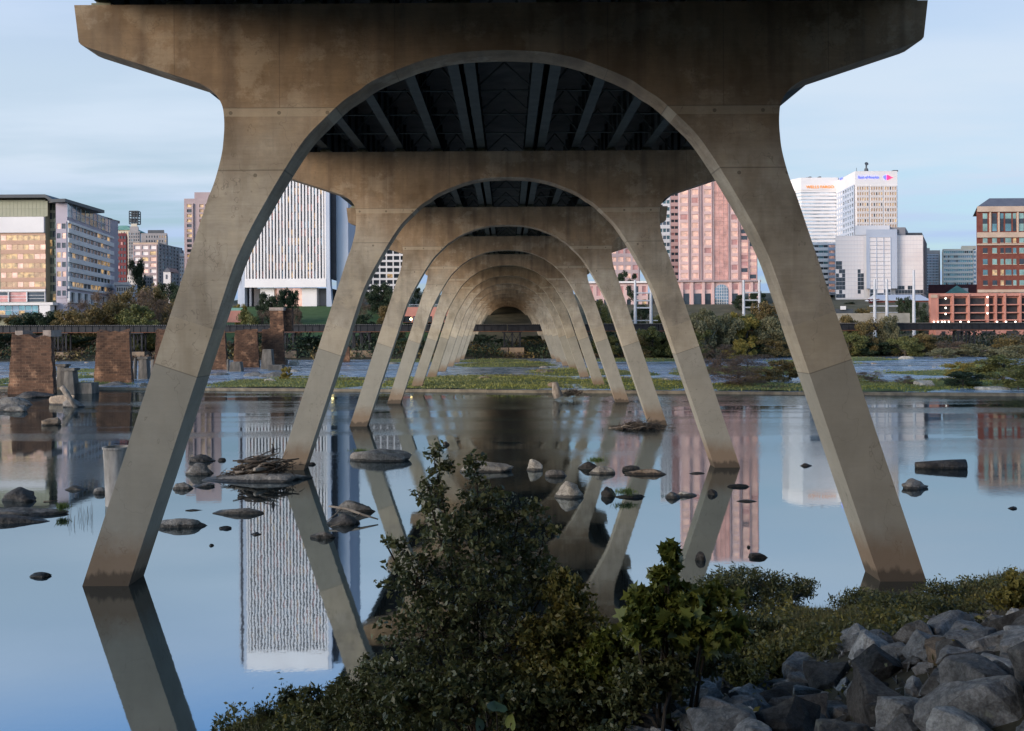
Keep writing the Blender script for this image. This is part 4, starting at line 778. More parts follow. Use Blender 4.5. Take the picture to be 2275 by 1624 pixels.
m_ = MB(); c_ = P(2128, 655, 515); m_.add([(c_.x-6, 512, c_.z), (c_.x+6, 512, c_.z), (c_.x+6, 519.9, c_.z), (c_.x-6, 519.9, c_.z), (c_.x, 516, c_.z+5)], [(0,3,2,1),(0,1,4),(1,2,4),(2,3,4),(3,0,4)]); m_.build('turret_roof', COPPER, b)
b = bld('long red brick station hall with a pale metal roof', 1955, 2068, 668, 430, 18, RBRK, 'hall'); x0, x1 = px(1953, 430), px(2070, 430); z_ = zat(2010, 668, 430)
m_ = MB(); m_.add([(x0, 429.3, z_), (x1, 429.3, z_), (x1, 449, z_), (x0, 449, z_), (x0+1, 439, z_+2.9), (x1-1, 439, z_+2.9)], [(0,3,2,1),(0,1,5,4),(2,3,4,5),(1,2,5),(3,0,4)]); m_.build('roof', COOL, b)
fpx(b, 1957, 2066, 670, 688, 430, 12, 1, .5, .7, RBRK, mixp((G_DARK, 2), (G_WHITE, 2)), out=.2)
b = bld('low pale building with red foliage before it, beneath the white glass block', 1856, 1935, 675, 425, 12, TANS, Yb=698); fpx(b, 1858, 1932, 677, 692, 425, 7, 1, .6, .7, TANS, mixp((G_DARK, 1), (G_WHITE, 1)), out=.2); pxbox(b, 1863, 1874, 681, 690, 424, .5, WHT, 'signboard')
# flood wall of ribbed beige concrete, in front of the hall
fw = bld('ribbed beige flood wall standing behind the viaduct', 1850, 2022, 696, 318, 1.5, M('beige precast', (.36, .33, .27), (.46, .42, .35), .5, .9), 'flood wall', Yb=722); m_ = MB()
k = 0
while 1850+k*2.4 < 1950: x_ = px(1850+k*2.4, 318); m_.box(x_, x_+.13, 317.82, 317.997, zat(1900, 722, 318), zat(1900, 696.5, 318)); k += 1
m_.build('ribs', MATS['beige precast'], fw)
b = bld('grey shed with a white rooftop unit beside the flood wall', 1853, 1896, 686, 340, 10, DGREY, 'shed', Yb=706); pxbox(b, 1868, 1880, 680, 688, 339, 5, WHT, 'rooftop_unit')
# --- white steel line gantries
WST = M('white galvanised steel', (.38, .41, .45), (.48, .50, .53), 1, .5)
def gantry(posts, Yt, Yb, d, bars, label, wires=None):
    g = ground_h(px(sum(posts)/len(posts), d), d); root = empty('steel_gantry', (px(sum(posts)/len(posts), d), d, g), label, 'gantry', 'white steel line gantries behind the viaduct')
    for X in posts:
        m_ = MB(); zt_ = zat(X, Yt, d); m_.tube([(px(X, d), d, g-1), (px(X, d), d, zt_)], [.62, .36], 10); m_.build('post', WST, root, smooth=False)
    for X0_, X1_, Y_, r_ in bars:
        m_ = MB(); m_.tube([(px(X0_, d), d-.05, zat(X0_, Y_, d)), (px(X1_, d), d-.05, zat(X1_, Y_, d))], r_, 6); m_.build('crossbar', WST, root)
    return root
gantry([1412, 1447], 622, 722, 312, [(1412, 1449, 651, .22), (1412, 1449, 668, .3), (1412, 1449, 684, .3), (1405, 1462, 712, .15)], 'white steel gantry seen between the second and third right bridge legs')
gantry([1653, 1688], 622, 704, 330, [(1653, 1688, 650, .25), (1653, 1688, 667, .25), (1653, 1688, 683, .25)], 'white steel gantry in front of the pink tower')
gantry([1944, 1971], 620, 722, 312, [(1934, 1995, 667, .16), (1932, 1995, 680, .2), (1934, 1995, 694, .12)], 'pair of tall white posts with crossbars in front of the white glass block')
gantry([2031], 600, 719, 308, [], 'single tall white post right of the pair, before the dark trees')
# lamps along the lawn path
PATHL = emit('warm street lamp', (1, .72, .25), 12)
for X, Y, d, lb in ((738, 721-12, 322, 'lit street lamp on the lawn below the finned tower'), (912, 770-15, 310, None), (913, 714, 318, 'yellow lit street lamp beside the brown bushes left of the fourth leg')):
    if lb is None: continue
    c = P(X, Y-8 if X < 800 else Y+55-60, d); g = ground_h(c.x, d); root = empty('street_lamp', (c.x, d, g), lb, 'street lamp', 'street lamps on the far bank')
    m_ = MB(); m_.tube([(c.x, d, g-.3), (c.x, d, c.z-.2)], [.1, .07], 6); m_.build('post', DGREY, root)
    m_ = MB(); m_.lathe(tuple(c), [(0, -.4), (.3, -.25), (.42, 0), (.3, .25), (0, .4)], 10); m_.build('globe', PATHL, root)
# ------------------------------------------------------------ foliage builders
def leaves(name, C, size, mat, seed, parent=None, org=(0, 0, 0), asp=.5, up=None, mi=None, lobed=False):
    """C: (n,3) centres; each leaf is a small bent rhombus of its own direction"""
    rs = np.random.RandomState(seed); n = len(C); C = np.asarray(C)-np.asarray(org)
    u = rs.normal(size=(n, 3)); 
    if up is not None: u = u*.6+np.asarray(up)
    u /= np.linalg.norm(u, axis=1)[:, None]; v = np.cross(u, rs.normal(size=(n, 3))); v /= np.linalg.norm(v, axis=1)[:, None]; w = np.cross(u, v)
    s = (size*rs.uniform(.45, 1.45, n))[:, None]
    if lobed:          # five-lobed leaf, cupped along its midrib
        pr = [(-.5, 0), (-.3, .12), (-.34, .44), (-.02, .26), (.12, .52), (.22, .17), (.56, 0), (.22, -.17), (.12, -.52), (-.02, -.26), (-.34, -.44), (-.3, -.12)]
        V = np.stack([C+u*s*a+v*s*b+w*s*(.25*abs(b)-.3*a*a) for a, b in pr], axis=1).reshape(-1, 3); m_ = len(pr)
    else: m_ = 4
    if not lobed: V = np.stack([C-u*s*.5, C+v*s*asp*.5+w*s*.1, C+u*s*.5, C-v*s*asp*.5+w*s*.1], axis=1).reshape(-1, 3)
    me = bpy.data.meshes.new(name); me.vertices.add(m_*n); me.vertices.foreach_set('co', V.astype(np.float32).ravel())
    me.loops.add(m_*n); me.loops.foreach_set('vertex_index', np.arange(m_*n, dtype=np.int32)); me.polygons.add(n)
    me.polygons.foreach_set('loop_start', np.arange(0, m_*n, m_, dtype=np.int32)); me.polygons.foreach_set('loop_total', np.full(n, m_, dtype=np.int32))
    for m in (mat if isinstance(mat, (list, tuple)) else [mat]): me.materials.append(m)
    if mi is not None: me.polygons.foreach_set('material_index', np.asarray(mi, dtype=np.int32))
    me.update(calc_edges=True)
    o = bpy.data.objects.new(name, me); COL.objects.link(o)
    if parent is not None: o.parent = parent
    else: o.location = org
    return o
BARK = M('grey bark', (.07, .06, .05), (.14, .12, .10), 3, .95, .4, 8); PALEB = M('pale bark', (.28, .27, .24), (.42, .40, .37), 3, .9)
FO = {'dark': foliage('dark evergreen leaves', (.014, .026, .014), (.035, .055, .028), None, .25),
      'green': foliage('mid green leaves', (.035, .055, .026), (.095, .12, .055), (.13, .13, .04), .25),
      'olive': foliage('olive autumn leaves', (.045, .045, .022), (.12, .11, .05), (.15, .11, .04), .25),
      'yellow': foliage('yellow green leaves', (.07, .085, .02), (.17, .16, .035), (.24, .18, .04), .25),
      'brown': foliage('brown bare twigs', (.05, .038, .034), (.12, .088, .078), (.13, .09, .06), .25),
      'rust': foliage('rust orange leaves', (.08, .05, .028), (.15, .09, .045), (.12, .09, .03), .25),
      'silver': foliage('grey green willow leaves', (.05, .062, .04), (.115, .125, .08), (.16, .15, .08), .25),
      'red': foliage('red maple leaves', (.10, .02, .025), (.20, .04, .045), None, .25)}
for m_ in FO.values():            # all tree leaf colours above, scaled a little brighter
    for e_ in next(n for n in m_.node_tree.nodes if n.type == 'VALTORGB').color_ramp.elements: c_ = e_.color; e_.color = (c_[0]*1.3, c_[1]*1.3, c_[2]*1.3, 1)
protos = {}
def crown_pts(seed, n, clumps=26, low=.12):
    rs = np.random.RandomState(seed); P_ = []
    for k in range(clumps):
        th = rs.uniform(0, 2*math.pi); z = rs.uniform(low, .95); r = (.26+.30*math.sqrt(max(0, 1-((z-.48)/.55)**2)))*rs.uniform(.25, 1)
        c = np.array([math.cos(th)*r, math.sin(th)*r, z]); rad = rs.uniform(.10, .20); m = int(n/clumps*rs.uniform(.6, 1.4))
        d = rs.normal(size=(m, 3)); d /= np.linalg.norm(d, axis=1)[:, None]; P_.append(c+d*rad*(rs.uniform(0, 1, m)**.45)[:, None]*np.array([1.1, 1.1, .8]))
    return np.concatenate(P_)
def tree_proto(kind, var):
    k = (kind, var)
    if k in protos: return protos[k]
    s = sum(ord(c) for c in kind)+var*17; n = {'brown': 5200}.get(kind, 7500); pts = crown_pts(s, n, 30 if kind != 'brown' else 22)
    o = leaves('crown', pts, .052 if kind != 'brown' else .06, FO[kind], s, asp=.6 if kind != 'brown' else .16); rs = random.Random(s)
    m_ = MB(); m_.tube([(0, 0, -.05), (.01, .0, .25), (-.01, .01, .55), (.0, 0, .85)], [.022, .017, .011, .004], 7)
    for i in range(14 if kind != 'brown' else 26):
        a = rs.uniform(0, 6.28); z = rs.uniform(.15, .6); r = rs.uniform(.2, .42); m_.tube([(0, 0, z), (math.cos(a)*r*.5, math.sin(a)*r*.5, z+.12), (math.cos(a)*r, math.sin(a)*r, z+rs.uniform(.2, .34))], [.009, .006, .002], 5)
    t = raw('trunk', m_.V, m_.F, PALEB if kind == 'silver' else BARK)
    protos[k] = (o.data, t.data); bpy.data.objects.remove(o); bpy.data.objects.remove(t); return protos[k]
def tree(kind, X, Yt, d, wpx, label, name='tree', cat='tree', group=None, var=None, base=None):
    p = P(X, Yt, d); g = ground_h(p.x, d) if base is None else base; h = max(p.z-g, 1); w = wpx*d/FOC
    c, t = tree_proto(kind, (int(X)*7+int(Yt)) % 3 if var is None else var)
    root = empty(name, (p.x, d, g-.1), label, cat, group); root.rotation_euler = (0, 0, (X*1.7) % 6.28)
    for nm, me in (('crown', c), ('trunk', t)):
        o = bpy.data.objects.new(nm, me); COL.objects.link(o); o.parent = root; o.scale = (w/.95, w/.95, h/.98)
    return root
FAR = 'trees along the far bank'
T = [  # kind, X, Ytop, distance, width px, what singles it out
 ('olive', 20, 700, 310, 60, 'small olive tree at the far left edge below the glass office'), ('dark', 70, 697, 312, 80, 'low dark evergreen under the terrace of the glass office'), ('dark', 118, 694, 312, 60, 'dark bushy tree right of the glass office stair wall'),
 ('brown', 178, 672, 318, 60, 'brown twiggy tree before the columns of the glass office'), ('brown', 232, 655, 325, 70, 'bare twiggy tree with white trunk left of the golden one'), ('yellow', 268, 655, 335, 1, ''),
 ('olive', 285, 645, 340, 70, 'golden olive tree in the middle of the left hillside'), ('brown', 318, 648, 318, 62, 'bare tree with a forked pale trunk above the second stone pier'), ('olive', 345, 640, 345, 60, 'brownish olive tree high on the left hillside'), ('dark', 372, 632, 380, 46, 'dark tree topping the left hillside beside the bridge leg'), ('dark', 398, 640, 360, 40, 'dark tree just touching the nearest left bridge leg'),
 ('dark', 305, 582, 500, 38, 'round dark tree standing high among the downtown blocks'), ('green', 318, 708, 296, 60, 'green tree growing up through the viaduct behind the second stone pier'), ('green', 145, 745, 300, 70, 'green bush under the viaduct between the two left stone piers'), ('dark', 188, 748, 302, 66, 'dark green bush under the viaduct left of the second stone pier'),
 ('dark', 10, 742, 300, 60, 'dark bush at the left edge under the viaduct'), ('green', 340, 760, 298, 56, 'yellowish bush behind the hidden stone pier'), ('brown', 232, 738, 298, 40, 'reddish twiggy bush beside the second stone pier'),
 ('dark', 590, 650, 372, 36, 'left one of the dark trees in front of the finned tower'), ('dark', 617, 641, 370, 44, 'tallest of the dark trees in front of the finned tower'), ('dark', 650, 648, 372, 36, 'right one of the dark trees in front of the finned tower'), ('yellow', 536, 672, 360, 26, 'small yellow green shrub at the left corner of the finned tower'),
 ('green', 555, 690, 308, 46, 'grey green tree left of the tall stone pier above the viaduct'), ('brown', 585, 695, 312, 40, 'brown twiggy tree just left of the tall stone pier'), ('brown', 655, 690, 312, 36, 'brown twiggy tree just right of the tall stone pier'),
 ('dark', 690, 748, 300, 80, 'dark tree mass under the viaduct left of the second left leg'), ('dark', 640, 750, 302, 60, 'dark tree mass under the viaduct behind the tall stone pier'), ('dark', 545, 750, 300, 60, 'dark shrubs under the viaduct behind the reddish stone pier'),
 ('dark', 838, 630, 395, 64, 'large dark tree below the white gridded block'), ('brown', 800, 655, 380, 50, 'brown hillside tree behind the second left leg'), ('dark', 872, 642, 390, 40, 'dark tree right below the white gridded block'), ('rust', 862, 680, 330, 60, 'rusty brown bush beside the yellow street lamp'), ('dark', 815, 700, 320, 60, 'dark conifer-like tree beside the rusty bush'),
 ('dark', 932, 640, 400, 36, 'dark tree above the salmon parking deck'), ('dark', 830, 752, 300, 70, 'dark bush under the viaduct between the second and third left legs'), ('green', 905, 755, 298, 50, 'green bush under the viaduct between the third and fourth left legs'), ('dark', 960, 755, 300, 46, 'dark bush under the viaduct left of the bridge tunnel'),
 ('dark', 1065, 742, 316, 60, 'dark tree on the left seen through the bridge tunnel'), ('dark', 1105, 755, 318, 40, 'low dark shrub left of the central viaduct pier'), ('dark', 1185, 745, 318, 60, 'dark tree on the right seen through the bridge tunnel'), ('olive', 1205, 758, 306, 30, 'olive bush inside the right foot of the bridge tunnel'),
 ('green', 1332, 668, 330, 44, 'bright green tree between the fourth and fifth right legs'), ('green', 1350, 700, 310, 50, 'green tree in front of the viaduct by the fourth right leg'), ('dark', 1398, 606, 428, 44, 'clipped dark roof-garden tree on the second pink tower'), ('green', 1345, 745, 286, 60, 'green bush at the water behind the fourth right leg'),
 ('dark', 1425, 680, 330, 40, 'dark tree beside the white gantry'), ('green', 1450, 728, 284, 66, 'mid green tree between the second and third right legs'), ('olive', 1420, 745, 280, 56, 'olive tree on the bank between the second and third right legs'),
 ('green', 1515, 705, 282, 70, 'green tree left of the silver willow'), ('silver', 1565, 690, 280, 76, 'silver green willow in the right bank group'), ('silver', 1615, 700, 284, 66, 'second greyish willow right of the silver one'), ('green', 1540, 735, 276, 70, 'broad green bush in front of the willows'), ('yellow', 1648, 693, 288, 64, 'yellow green tree under the white gantry of the pink tower'),
 ('green', 1675, 705, 292, 60, 'green tree behind the yellow green one'), ('rust', 1705, 676, 300, 64, 'orange brown tree beside the nearest right bridge leg'), ('silver', 1720, 708, 286, 70, 'grey green tree against the nearest right bridge leg'), ('yellow', 1655, 752, 274, 46, 'small golden tree standing in front of the willows'), ('yellow', 1625, 768, 272, 50, 'low golden green bush left of the small golden tree'), ('olive', 1720, 755, 280, 66, 'olive shrub touching the nearest right bridge leg'),
 ('dark', 1560, 770, 282, 90, 'dark undergrowth tree beneath the willows'), ('dark', 1690, 775, 284, 80, 'dark undergrowth tree beneath the orange brown one'), ('dark', 1690, 650, 380, 44, 'dark tree at the right foot of the pink tower'), ('dark', 1650, 655, 400, 40, 'dark tree before the pink podium'),
 ('green', 1885, 735, 284, 60, 'green tree just right of the nearest right bridge leg'), ('olive', 1925, 712, 286, 60, 'olive tree in front of the beige flood wall'), ('silver', 1972, 705, 288, 44, 'slim tree with a white trunk and orange top by the flood wall'), ('olive', 2050, 742, 284, 56, 'olive tree under the viaduct left of the garage'), ('green', 2010, 748, 282, 60, 'green tree under the viaduct behind the slim one'), ('dark', 1935, 760, 286, 90, 'dark bush at the foot of the flood wall trees'),
 ('brown', 2110, 760, 280, 80, 'brown twiggy bush on the bank below the garage'), ('silver', 2170, 765, 276, 80, 'grey green shrub on the bank below the garage'), ('olive', 2240, 752, 278, 76, 'spreading olive tree near the right edge'), ('silver', 2260, 768, 262, 80, 'pale shrub at the right edge of the far bank'), ('silver', 2090, 775, 268, 60, 'low pale shrub by the right rapids'),
 ('dark', 2008, 664, 345, 34, 'left one of the tall dark trees left of the garage'), ('dark', 2040, 672, 342, 36, 'right one of the tall dark trees left of the garage'), ('olive', 1925, 686, 345, 60, 'olive bushes behind the flood wall'), ('red', 1942, 664, 420, 28, 'red maple in front of the white glass block'), ('dark', 1888, 672, 415, 22, 'small dark tree before the white glass block'),
  ('green', 1490, 700, 322, 66, 'green tree on the slope left of the retaining wall'), ('silver', 1540, 697, 326, 60, 'greyish tree on the slope below the retaining wall'), ('green', 1590, 696, 320, 64, 'green tree on the slope between the willows and the pink tower'), ('olive', 1632, 698, 322, 60, 'olive tree on the slope under the arched window'), ('green', 1680, 697, 330, 60, 'green tree on the slope by the right foot of the pink tower'), ('dark', 1725, 690, 340, 60, 'dark tree on the slope behind the nearest right leg'), ('olive', 1880, 702, 300, 50, 'olive tree left of the beige flood wall'), ('green', 1470, 745, 288, 70, 'green tree behind the second right leg at the water'), ('olive', 1850, 745, 286, 60, 'olive bush behind the nearest right leg at the water'),
 ('olive', 210, 682, 305, 80, 'olive tree just above the viaduct between the two left stone piers'), ('olive', 260, 672, 312, 80, 'broad olive tree above the second stone pier'), ('green', 300, 680, 306, 80, 'green tree above the viaduct right of the second stone pier'), ('brown', 355, 668, 325, 70, 'brown tree on the left hillside beside the leaning leg'), ('olive', 390, 672, 330, 60, 'olive tree on the left hillside touching the leaning leg'), ('olive', 160, 690, 308, 70, 'olive bush at the right foot of the glass office'),
 ('dark', 1080, 790, 288, 1, '')]
for t in T:
    if t[4] < 5: continue
    tree(*t[:5], t[5], group=FAR)
# unseen trees added behind the viewer to keep low sun off the first piers
k = 0
for yy_, x0_ in ((-22, -125), (-31, -132), (-40, -128)):
    x_ = x0_
    while x_ < (60 if yy_ < -20 else -22):
        rr_ = random.Random(k+5); c_, t_ = tree_proto('dark', k % 3); g = near_h(x_, yy_); hh = rr_.uniform(16, 21); ww = rr_.uniform(15, 19)
        if not (-17 < x_ < 17 and yy_ > -22):
            root = empty('tree', (x_, yy_+rr_.uniform(-3, 3), g-.2), 'tall leafy tree added unseen behind the viewer to shade the first piers', 'tree', 'unseen shade trees behind the viewer'); root.rotation_euler = (0, 0, k*1.3)
            for nm, me in (('crown', c_), ('trunk', t_)):
                o = bpy.data.objects.new(nm, me); COL.objects.link(o); o.parent = root; o.scale = (ww/1.05, ww/1.05, hh)
        x_ += 7.5+rr_.uniform(-1, 1); k += 1
# scrub and saplings nobody could count along the far bank
rs = np.random.RandomState(41); pts = []; mi = []
while len(pts) < 26000:
    x = rs.uniform(-175, 175); y = rs.uniform(284, 303); nz = mnoise.noise(Vector((x*.09, y*.12, 1)))
    top = 1.0+5.2*max(0, nz+.35)*(.5 if abs(x) < 14 else 1); pts.append((x, y, max(ground_h(x, y), .1)+rs.uniform(0, 1)**.8*top)); mi.append(0 if nz > .05 else (1 if nz > -.2 else 2))
f_ = leaves('bank_scrub', pts, .8, [FO['dark'], FO['olive'], FO['brown']], 42, asp=.6, mi=mi); tag(f_, 'dark scrub and brush along the far bank under the viaduct', kind='stuff')
# bushes on the river islands
ISL = 'bushes on the river islands'
for kind, X, Yt, Yb, w, lb in (('brown', 1600, 768, 822, 90, 'brown leafless thicket on the island behind the second right leg'), ('brown', 1660, 790, 835, 120, 'wide brown thicket on the island left of the nearest right leg'), ('brown', 1560, 800, 850, 100, 'low brown thicket nearest the second right leg'),
    ('brown', 1640, 815, 858, 120, 'brown thicket lying along the weir side of the island'), ('olive', 1740, 800, 845, 70, 'olive brown bush against the nearest right leg'), ('olive', 1690, 818, 848, 80, 'mixed green and brown bush in front of the brown thicket'),
    ('brown', 1935, 825, 853, 60, 'small brown bush right of the nearest right leg'), ('yellow', 2131, 803, 838, 60, 'round golden green bush on the right island'), ('dark', 2140, 826, 858, 90, 'low dark bush in front of the round golden one'), ('green', 2230, 790, 845, 110, 'big dark green bush at the right edge'),
    ('green', 2262, 812, 862, 80, 'dark bush in the right corner above the weir'), ('yellow', 635, 814, 844, 24, 'small golden bush standing alone on the left island'), ('dark', 1255, 846, 862, 1, ''), ('brown', 2010, 835, 855, 50, 'dead brown bush in the grass right of centre')):
    if w < 5: continue
    q = onz((X), Yb, .5); tree(kind, X, Yt, q.y, w, lb, 'bush', 'bush', ISL, base=.35)
# ------------------------------------------------------------ grass islands of the upper reach
ell = [(455, 880, 838, 868), (800, 1330, 832, 870), (1250, 1560, 838, 870), (1540, 1830, 850, 874), (1750, 2100, 846, 874), (1990, 2330, 842, 866), (1960, 2330, 822, 838), (1160, 1420, 818, 838), (1120, 1230, 802, 818), (1000, 1190, 798, 806), (980, 1250, 806, 817),
       (1300, 1560, 796, 805), (820, 1000, 798, 806), (-60, 30, 838, 866), (150, 225, 835, 842), (100, 300, 822, 828), (1480, 1560, 826, 836), (1400, 1470, 828, 836), (1800, 2000, 795, 803), (1700, 1900, 800, 812), (2100, 2330, 808, 828), (1830, 1960, 836, 846), (1480, 1860, 812, 838), (-60, 330, 852, 858)]
EL = []
for X0, X1, Ya, Yb in ell:
    a = onz((X0+X1)/2, Ya, .33); b = onz((X0+X1)/2, Yb, .33); ym = (a.y+b.y)/2
    EL.append(((px(X0, ym)+px(X1, ym))/2, ym, (px(X1, ym)-px(X0, ym))/2, abs(a.y-b.y)/2*(1 if ym < 165 else .88)))
def isl(x, y):
    m = -1.0
    for cx_, cy_, rx_, ry_ in EL:
        dd = math.hypot((x-cx_)/rx_, (y-cy_)/ry_)
        if dd < 1.5: m = max(m, 1-dd)
    if m > -.9: m += .20*mnoise.noise(Vector((x*.11, y*.16, 0)))+.14*mnoise.noise(Vector((x*.4, y*.4, 4)))
    return m
def isl_h(x, y): m = isl(x, y); return .33-.25+min(max(m, -.6), .5)*1.5 if m < .12 else .36+min(.35, (m-.12)*.6)
xs = np.arange(-120, 150, 1.0); ys = np.arange(121.5, 286, 1.3)
Vg = []; ok = []
for y in ys:
    for x in xs:
        if y < weir_y(x)+1.25: Vg.append((x, max(y, weir_y(x)+1.25), -.6 if y < weir_y(x)-1 else isl_h(x, y)))
        else: Vg.append((x, y, isl_h(x, y)))
nX = len(xs); Fg = []
for j in range(len(ys)-1):
    for i in range(nX-1):
        q = (j*nX+i, j*nX+i+1, (j+1)*nX+i+1, (j+1)*nX+i)
        if max(Vg[k][2] for k in q) > .2 and min(Vg[k][1] for k in q) > weir_y(Vg[q[0]][0])+1.2: Fg.append(q)
GR1 = M('river island turf', (.07, .10, .03), (.16, .18, .05), .18, .95, .5, 3, space='World')
isl_o = raw('island_turf', Vg, Fg, GR1, smooth=True); tag(isl_o, kind='structure')
GT = [foliage('island grass', (.06, .10, .03), (.20, .25, .085), (.28, .28, .10), .16, rnd=.3), foliage('yellow island grass', (.12, .16, .04), (.31, .30, .07), None, .16, rnd=.3), foliage('brown island grass', (.08, .06, .035), (.13, .10, .055), None, .09)]
rs = np.random.RandomState(3); pts = []; mi = []
while len(pts) < 44000:
    y = 123+162*rs.uniform()**1.5; x = rs.uniform(-.56, .56)*y
    if y < weir_y(x)+1.4: continue
    m = isl(x, y)
    if m > .04:
        nz = mnoise.noise(Vector((x*.07+5, y*.09, 2))); pts.append((x, y, isl_h(x, y)+rs.uniform(.02, .14)+(.22 if nz > .3 else 0))); mi.append(1 if nz > .12 else (2 if nz < -.42 else 0))
g_ = leaves('island_grass', pts, .36, GT, 9, asp=.3, up=(0, 0, .8), mi=mi); tag(g_, kind='stuff')
g_['label'] = 'bright green and yellow grass covering the low river islands'
# ------------------------------------------------------------ river rocks
def rockmat(name, c1, c2, vein, rough=.85):
    m = bpy.data.materials.new(name); m.use_nodes = True; n, l = nodes(m); b = n['Principled BSDF']; b.inputs['Specular IOR Level'].default_value = .25
    t = n.new('ShaderNodeTexCoord'); oi = n.new('ShaderNodeObjectInfo'); g = n.new('ShaderNodeNewGeometry')
    def noi(sc, det=6, st=(1, 1, 1)):
        mm = n.new('ShaderNodeMapping'); mm.inputs['Scale'].default_value = st; l.new(g.outputs['Position'], mm.inputs[0]); x = n.new('ShaderNodeTexNoise'); x.inputs['Scale'].default_value = sc; x.inputs['Detail'].default_value = det; x.inputs['Roughness'].default_value = .65; l.new(mm.outputs[0], x.inputs[0]); return x.outputs[0]
    def ramp(s, *st):
        r = n.new('ShaderNodeValToRGB'); e = r.color_ramp.elements; e[0].position, e[0].color = st[0][0], tuple(st[0][1])+(1,); e[1].position, e[1].color = st[-1][0], tuple(st[-1][1])+(1,)
        for p, c in st[1:-1]: q = e.new(p); q.color = tuple(c)+(1,)
        l.new(s, r.inputs[0]); return r.outputs[0]
    def mul(a, c, f=1.0, mode='MULTIPLY'):
        x = n.new('ShaderNodeMix'); x.data_type = 'RGBA'; x.blend_type = mode
        for k, v in (('Factor', f), ('A', a), ('B', c)):
            if isinstance(v, float): x.inputs[k].default_value = v
            elif isinstance(v, tuple): x.inputs[k].default_value = v+(1,)
            else: l.new(v, x.inputs[k])
        return x.outputs['Result']
    W = (1, 1, 1); col = ramp(noi(1.7), (.34, c1), (.66, c2)); col = mul(col, ramp(noi(11, 5), (.36, (.62, .61, .6)), (.5, W), (.66, (1.35, 1.33, 1.3))), .8)
    col = mul(col, ramp(noi(34, 3), (.4, (.75,)*3), (.6, (1.18,)*3)), .7)
    a = n.new('ShaderNodeMath'); a.operation = 'SUBTRACT'; a.inputs[1].default_value = .5; l.new(noi(1.3, 2, (1, 2.2, .7)), a.inputs[0]); a2 = n.new('ShaderNodeMath'); a2.operation = 'ABSOLUTE'; l.new(a.outputs[0], a2.inputs[0])
    vf = ramp(a2.outputs[0], (.0, (.75,)*3), (.012, (0, 0, 0))); col = mul(col, vein, .0, 'MIX')
    lf = ramp(noi(3.1, 7), (.60, (0, 0, 0)), (.68, (.55,)*3)); col = mul(col, (vein[0]*.8, vein[1]*.85, vein[2]*.7), lf, 'MIX')
    rnd = n.new('ShaderNodeMapRange'); rnd.inputs['To Min'].default_value = .68; rnd.inputs['To Max'].default_value = 1.3; l.new(oi.outputs['Random'], rnd.inputs[0]); v = n.new('ShaderNodeVectorMath'); v.operation = 'SCALE'; l.new(col, v.inputs[0]); l.new(rnd.outputs[0], v.inputs['Scale']); col = v.outputs[0]
    sp = n.new('ShaderNodeSeparateXYZ'); l.new(g.outputs['Position'], sp.inputs[0]); z = n.new('ShaderNodeMath'); z.operation = 'MULTIPLY_ADD'; z.inputs[1].default_value = -.22; l.new(noi(5, 4), z.inputs[0]); l.new(sp.outputs['Z'], z.inputs[2])
    wet = ramp(z.outputs[0], (.0, (.85,)*3), (.035, (0, 0, 0))); col = mul(col, (.018, .017, .014), wet, 'MIX'); l.new(col, b.inputs['Base Color'])
    rr_ = n.new('ShaderNodeMapRange'); rr_.inputs['To Min'].default_value = rough; rr_.inputs['To Max'].default_value = .35; l.new(wet, rr_.inputs[0]); l.new(rr_.outputs[0], b.inputs['Roughness'])
    vo = n.new('ShaderNodeTexVoronoi'); vo.inputs['Scale'].default_value = 3.2; l.new(g.outputs['Position'], vo.inputs[0])
    h = n.new('ShaderNodeMath'); h.operation = 'MULTIPLY_ADD'; h.inputs[1].default_value = .6; l.new(vo.outputs['Distance'], h.inputs[0]); l.new(noi(5, 9), h.inputs[2])
    bp = n.new('ShaderNodeBump'); bp.inputs['Strength'].default_value = .9; bp.inputs['Distance'].default_value = .09; l.new(h.outputs[0], bp.inputs['Height']); l.new(bp.outputs[0], b.inputs['Normal'])
    return m
ROCK = {'grey': rockmat('river rock grey', (.085, .08, .072), (.24, .228, .205), (.30, .29, .27)), 'dark': rockmat('wet dark rock', (.022, .021, .02), (.075, .07, .064), (.15, .15, .14), .7), 'pale': rockmat('pale granite', (.19, .175, .145), (.44, .41, .35), (.10, .09, .08)), 'tan': rockmat('tan sandstone', (.17, .13, .09), (.33, .26, .19), (.40, .36, .3)),
        'rip': rockmat('riprap granite', (.125, .134, .138), (.29, .30, .305), (.32, .33, .32)), 'riplight': rockmat('light riprap granite', (.21, .22, .222), (.43, .445, .44), (.42, .42, .40)), 'ripdark': rockmat('dark riprap granite', (.028, .029, .03), (.11, .112, .11), (.24, .24, .24))}
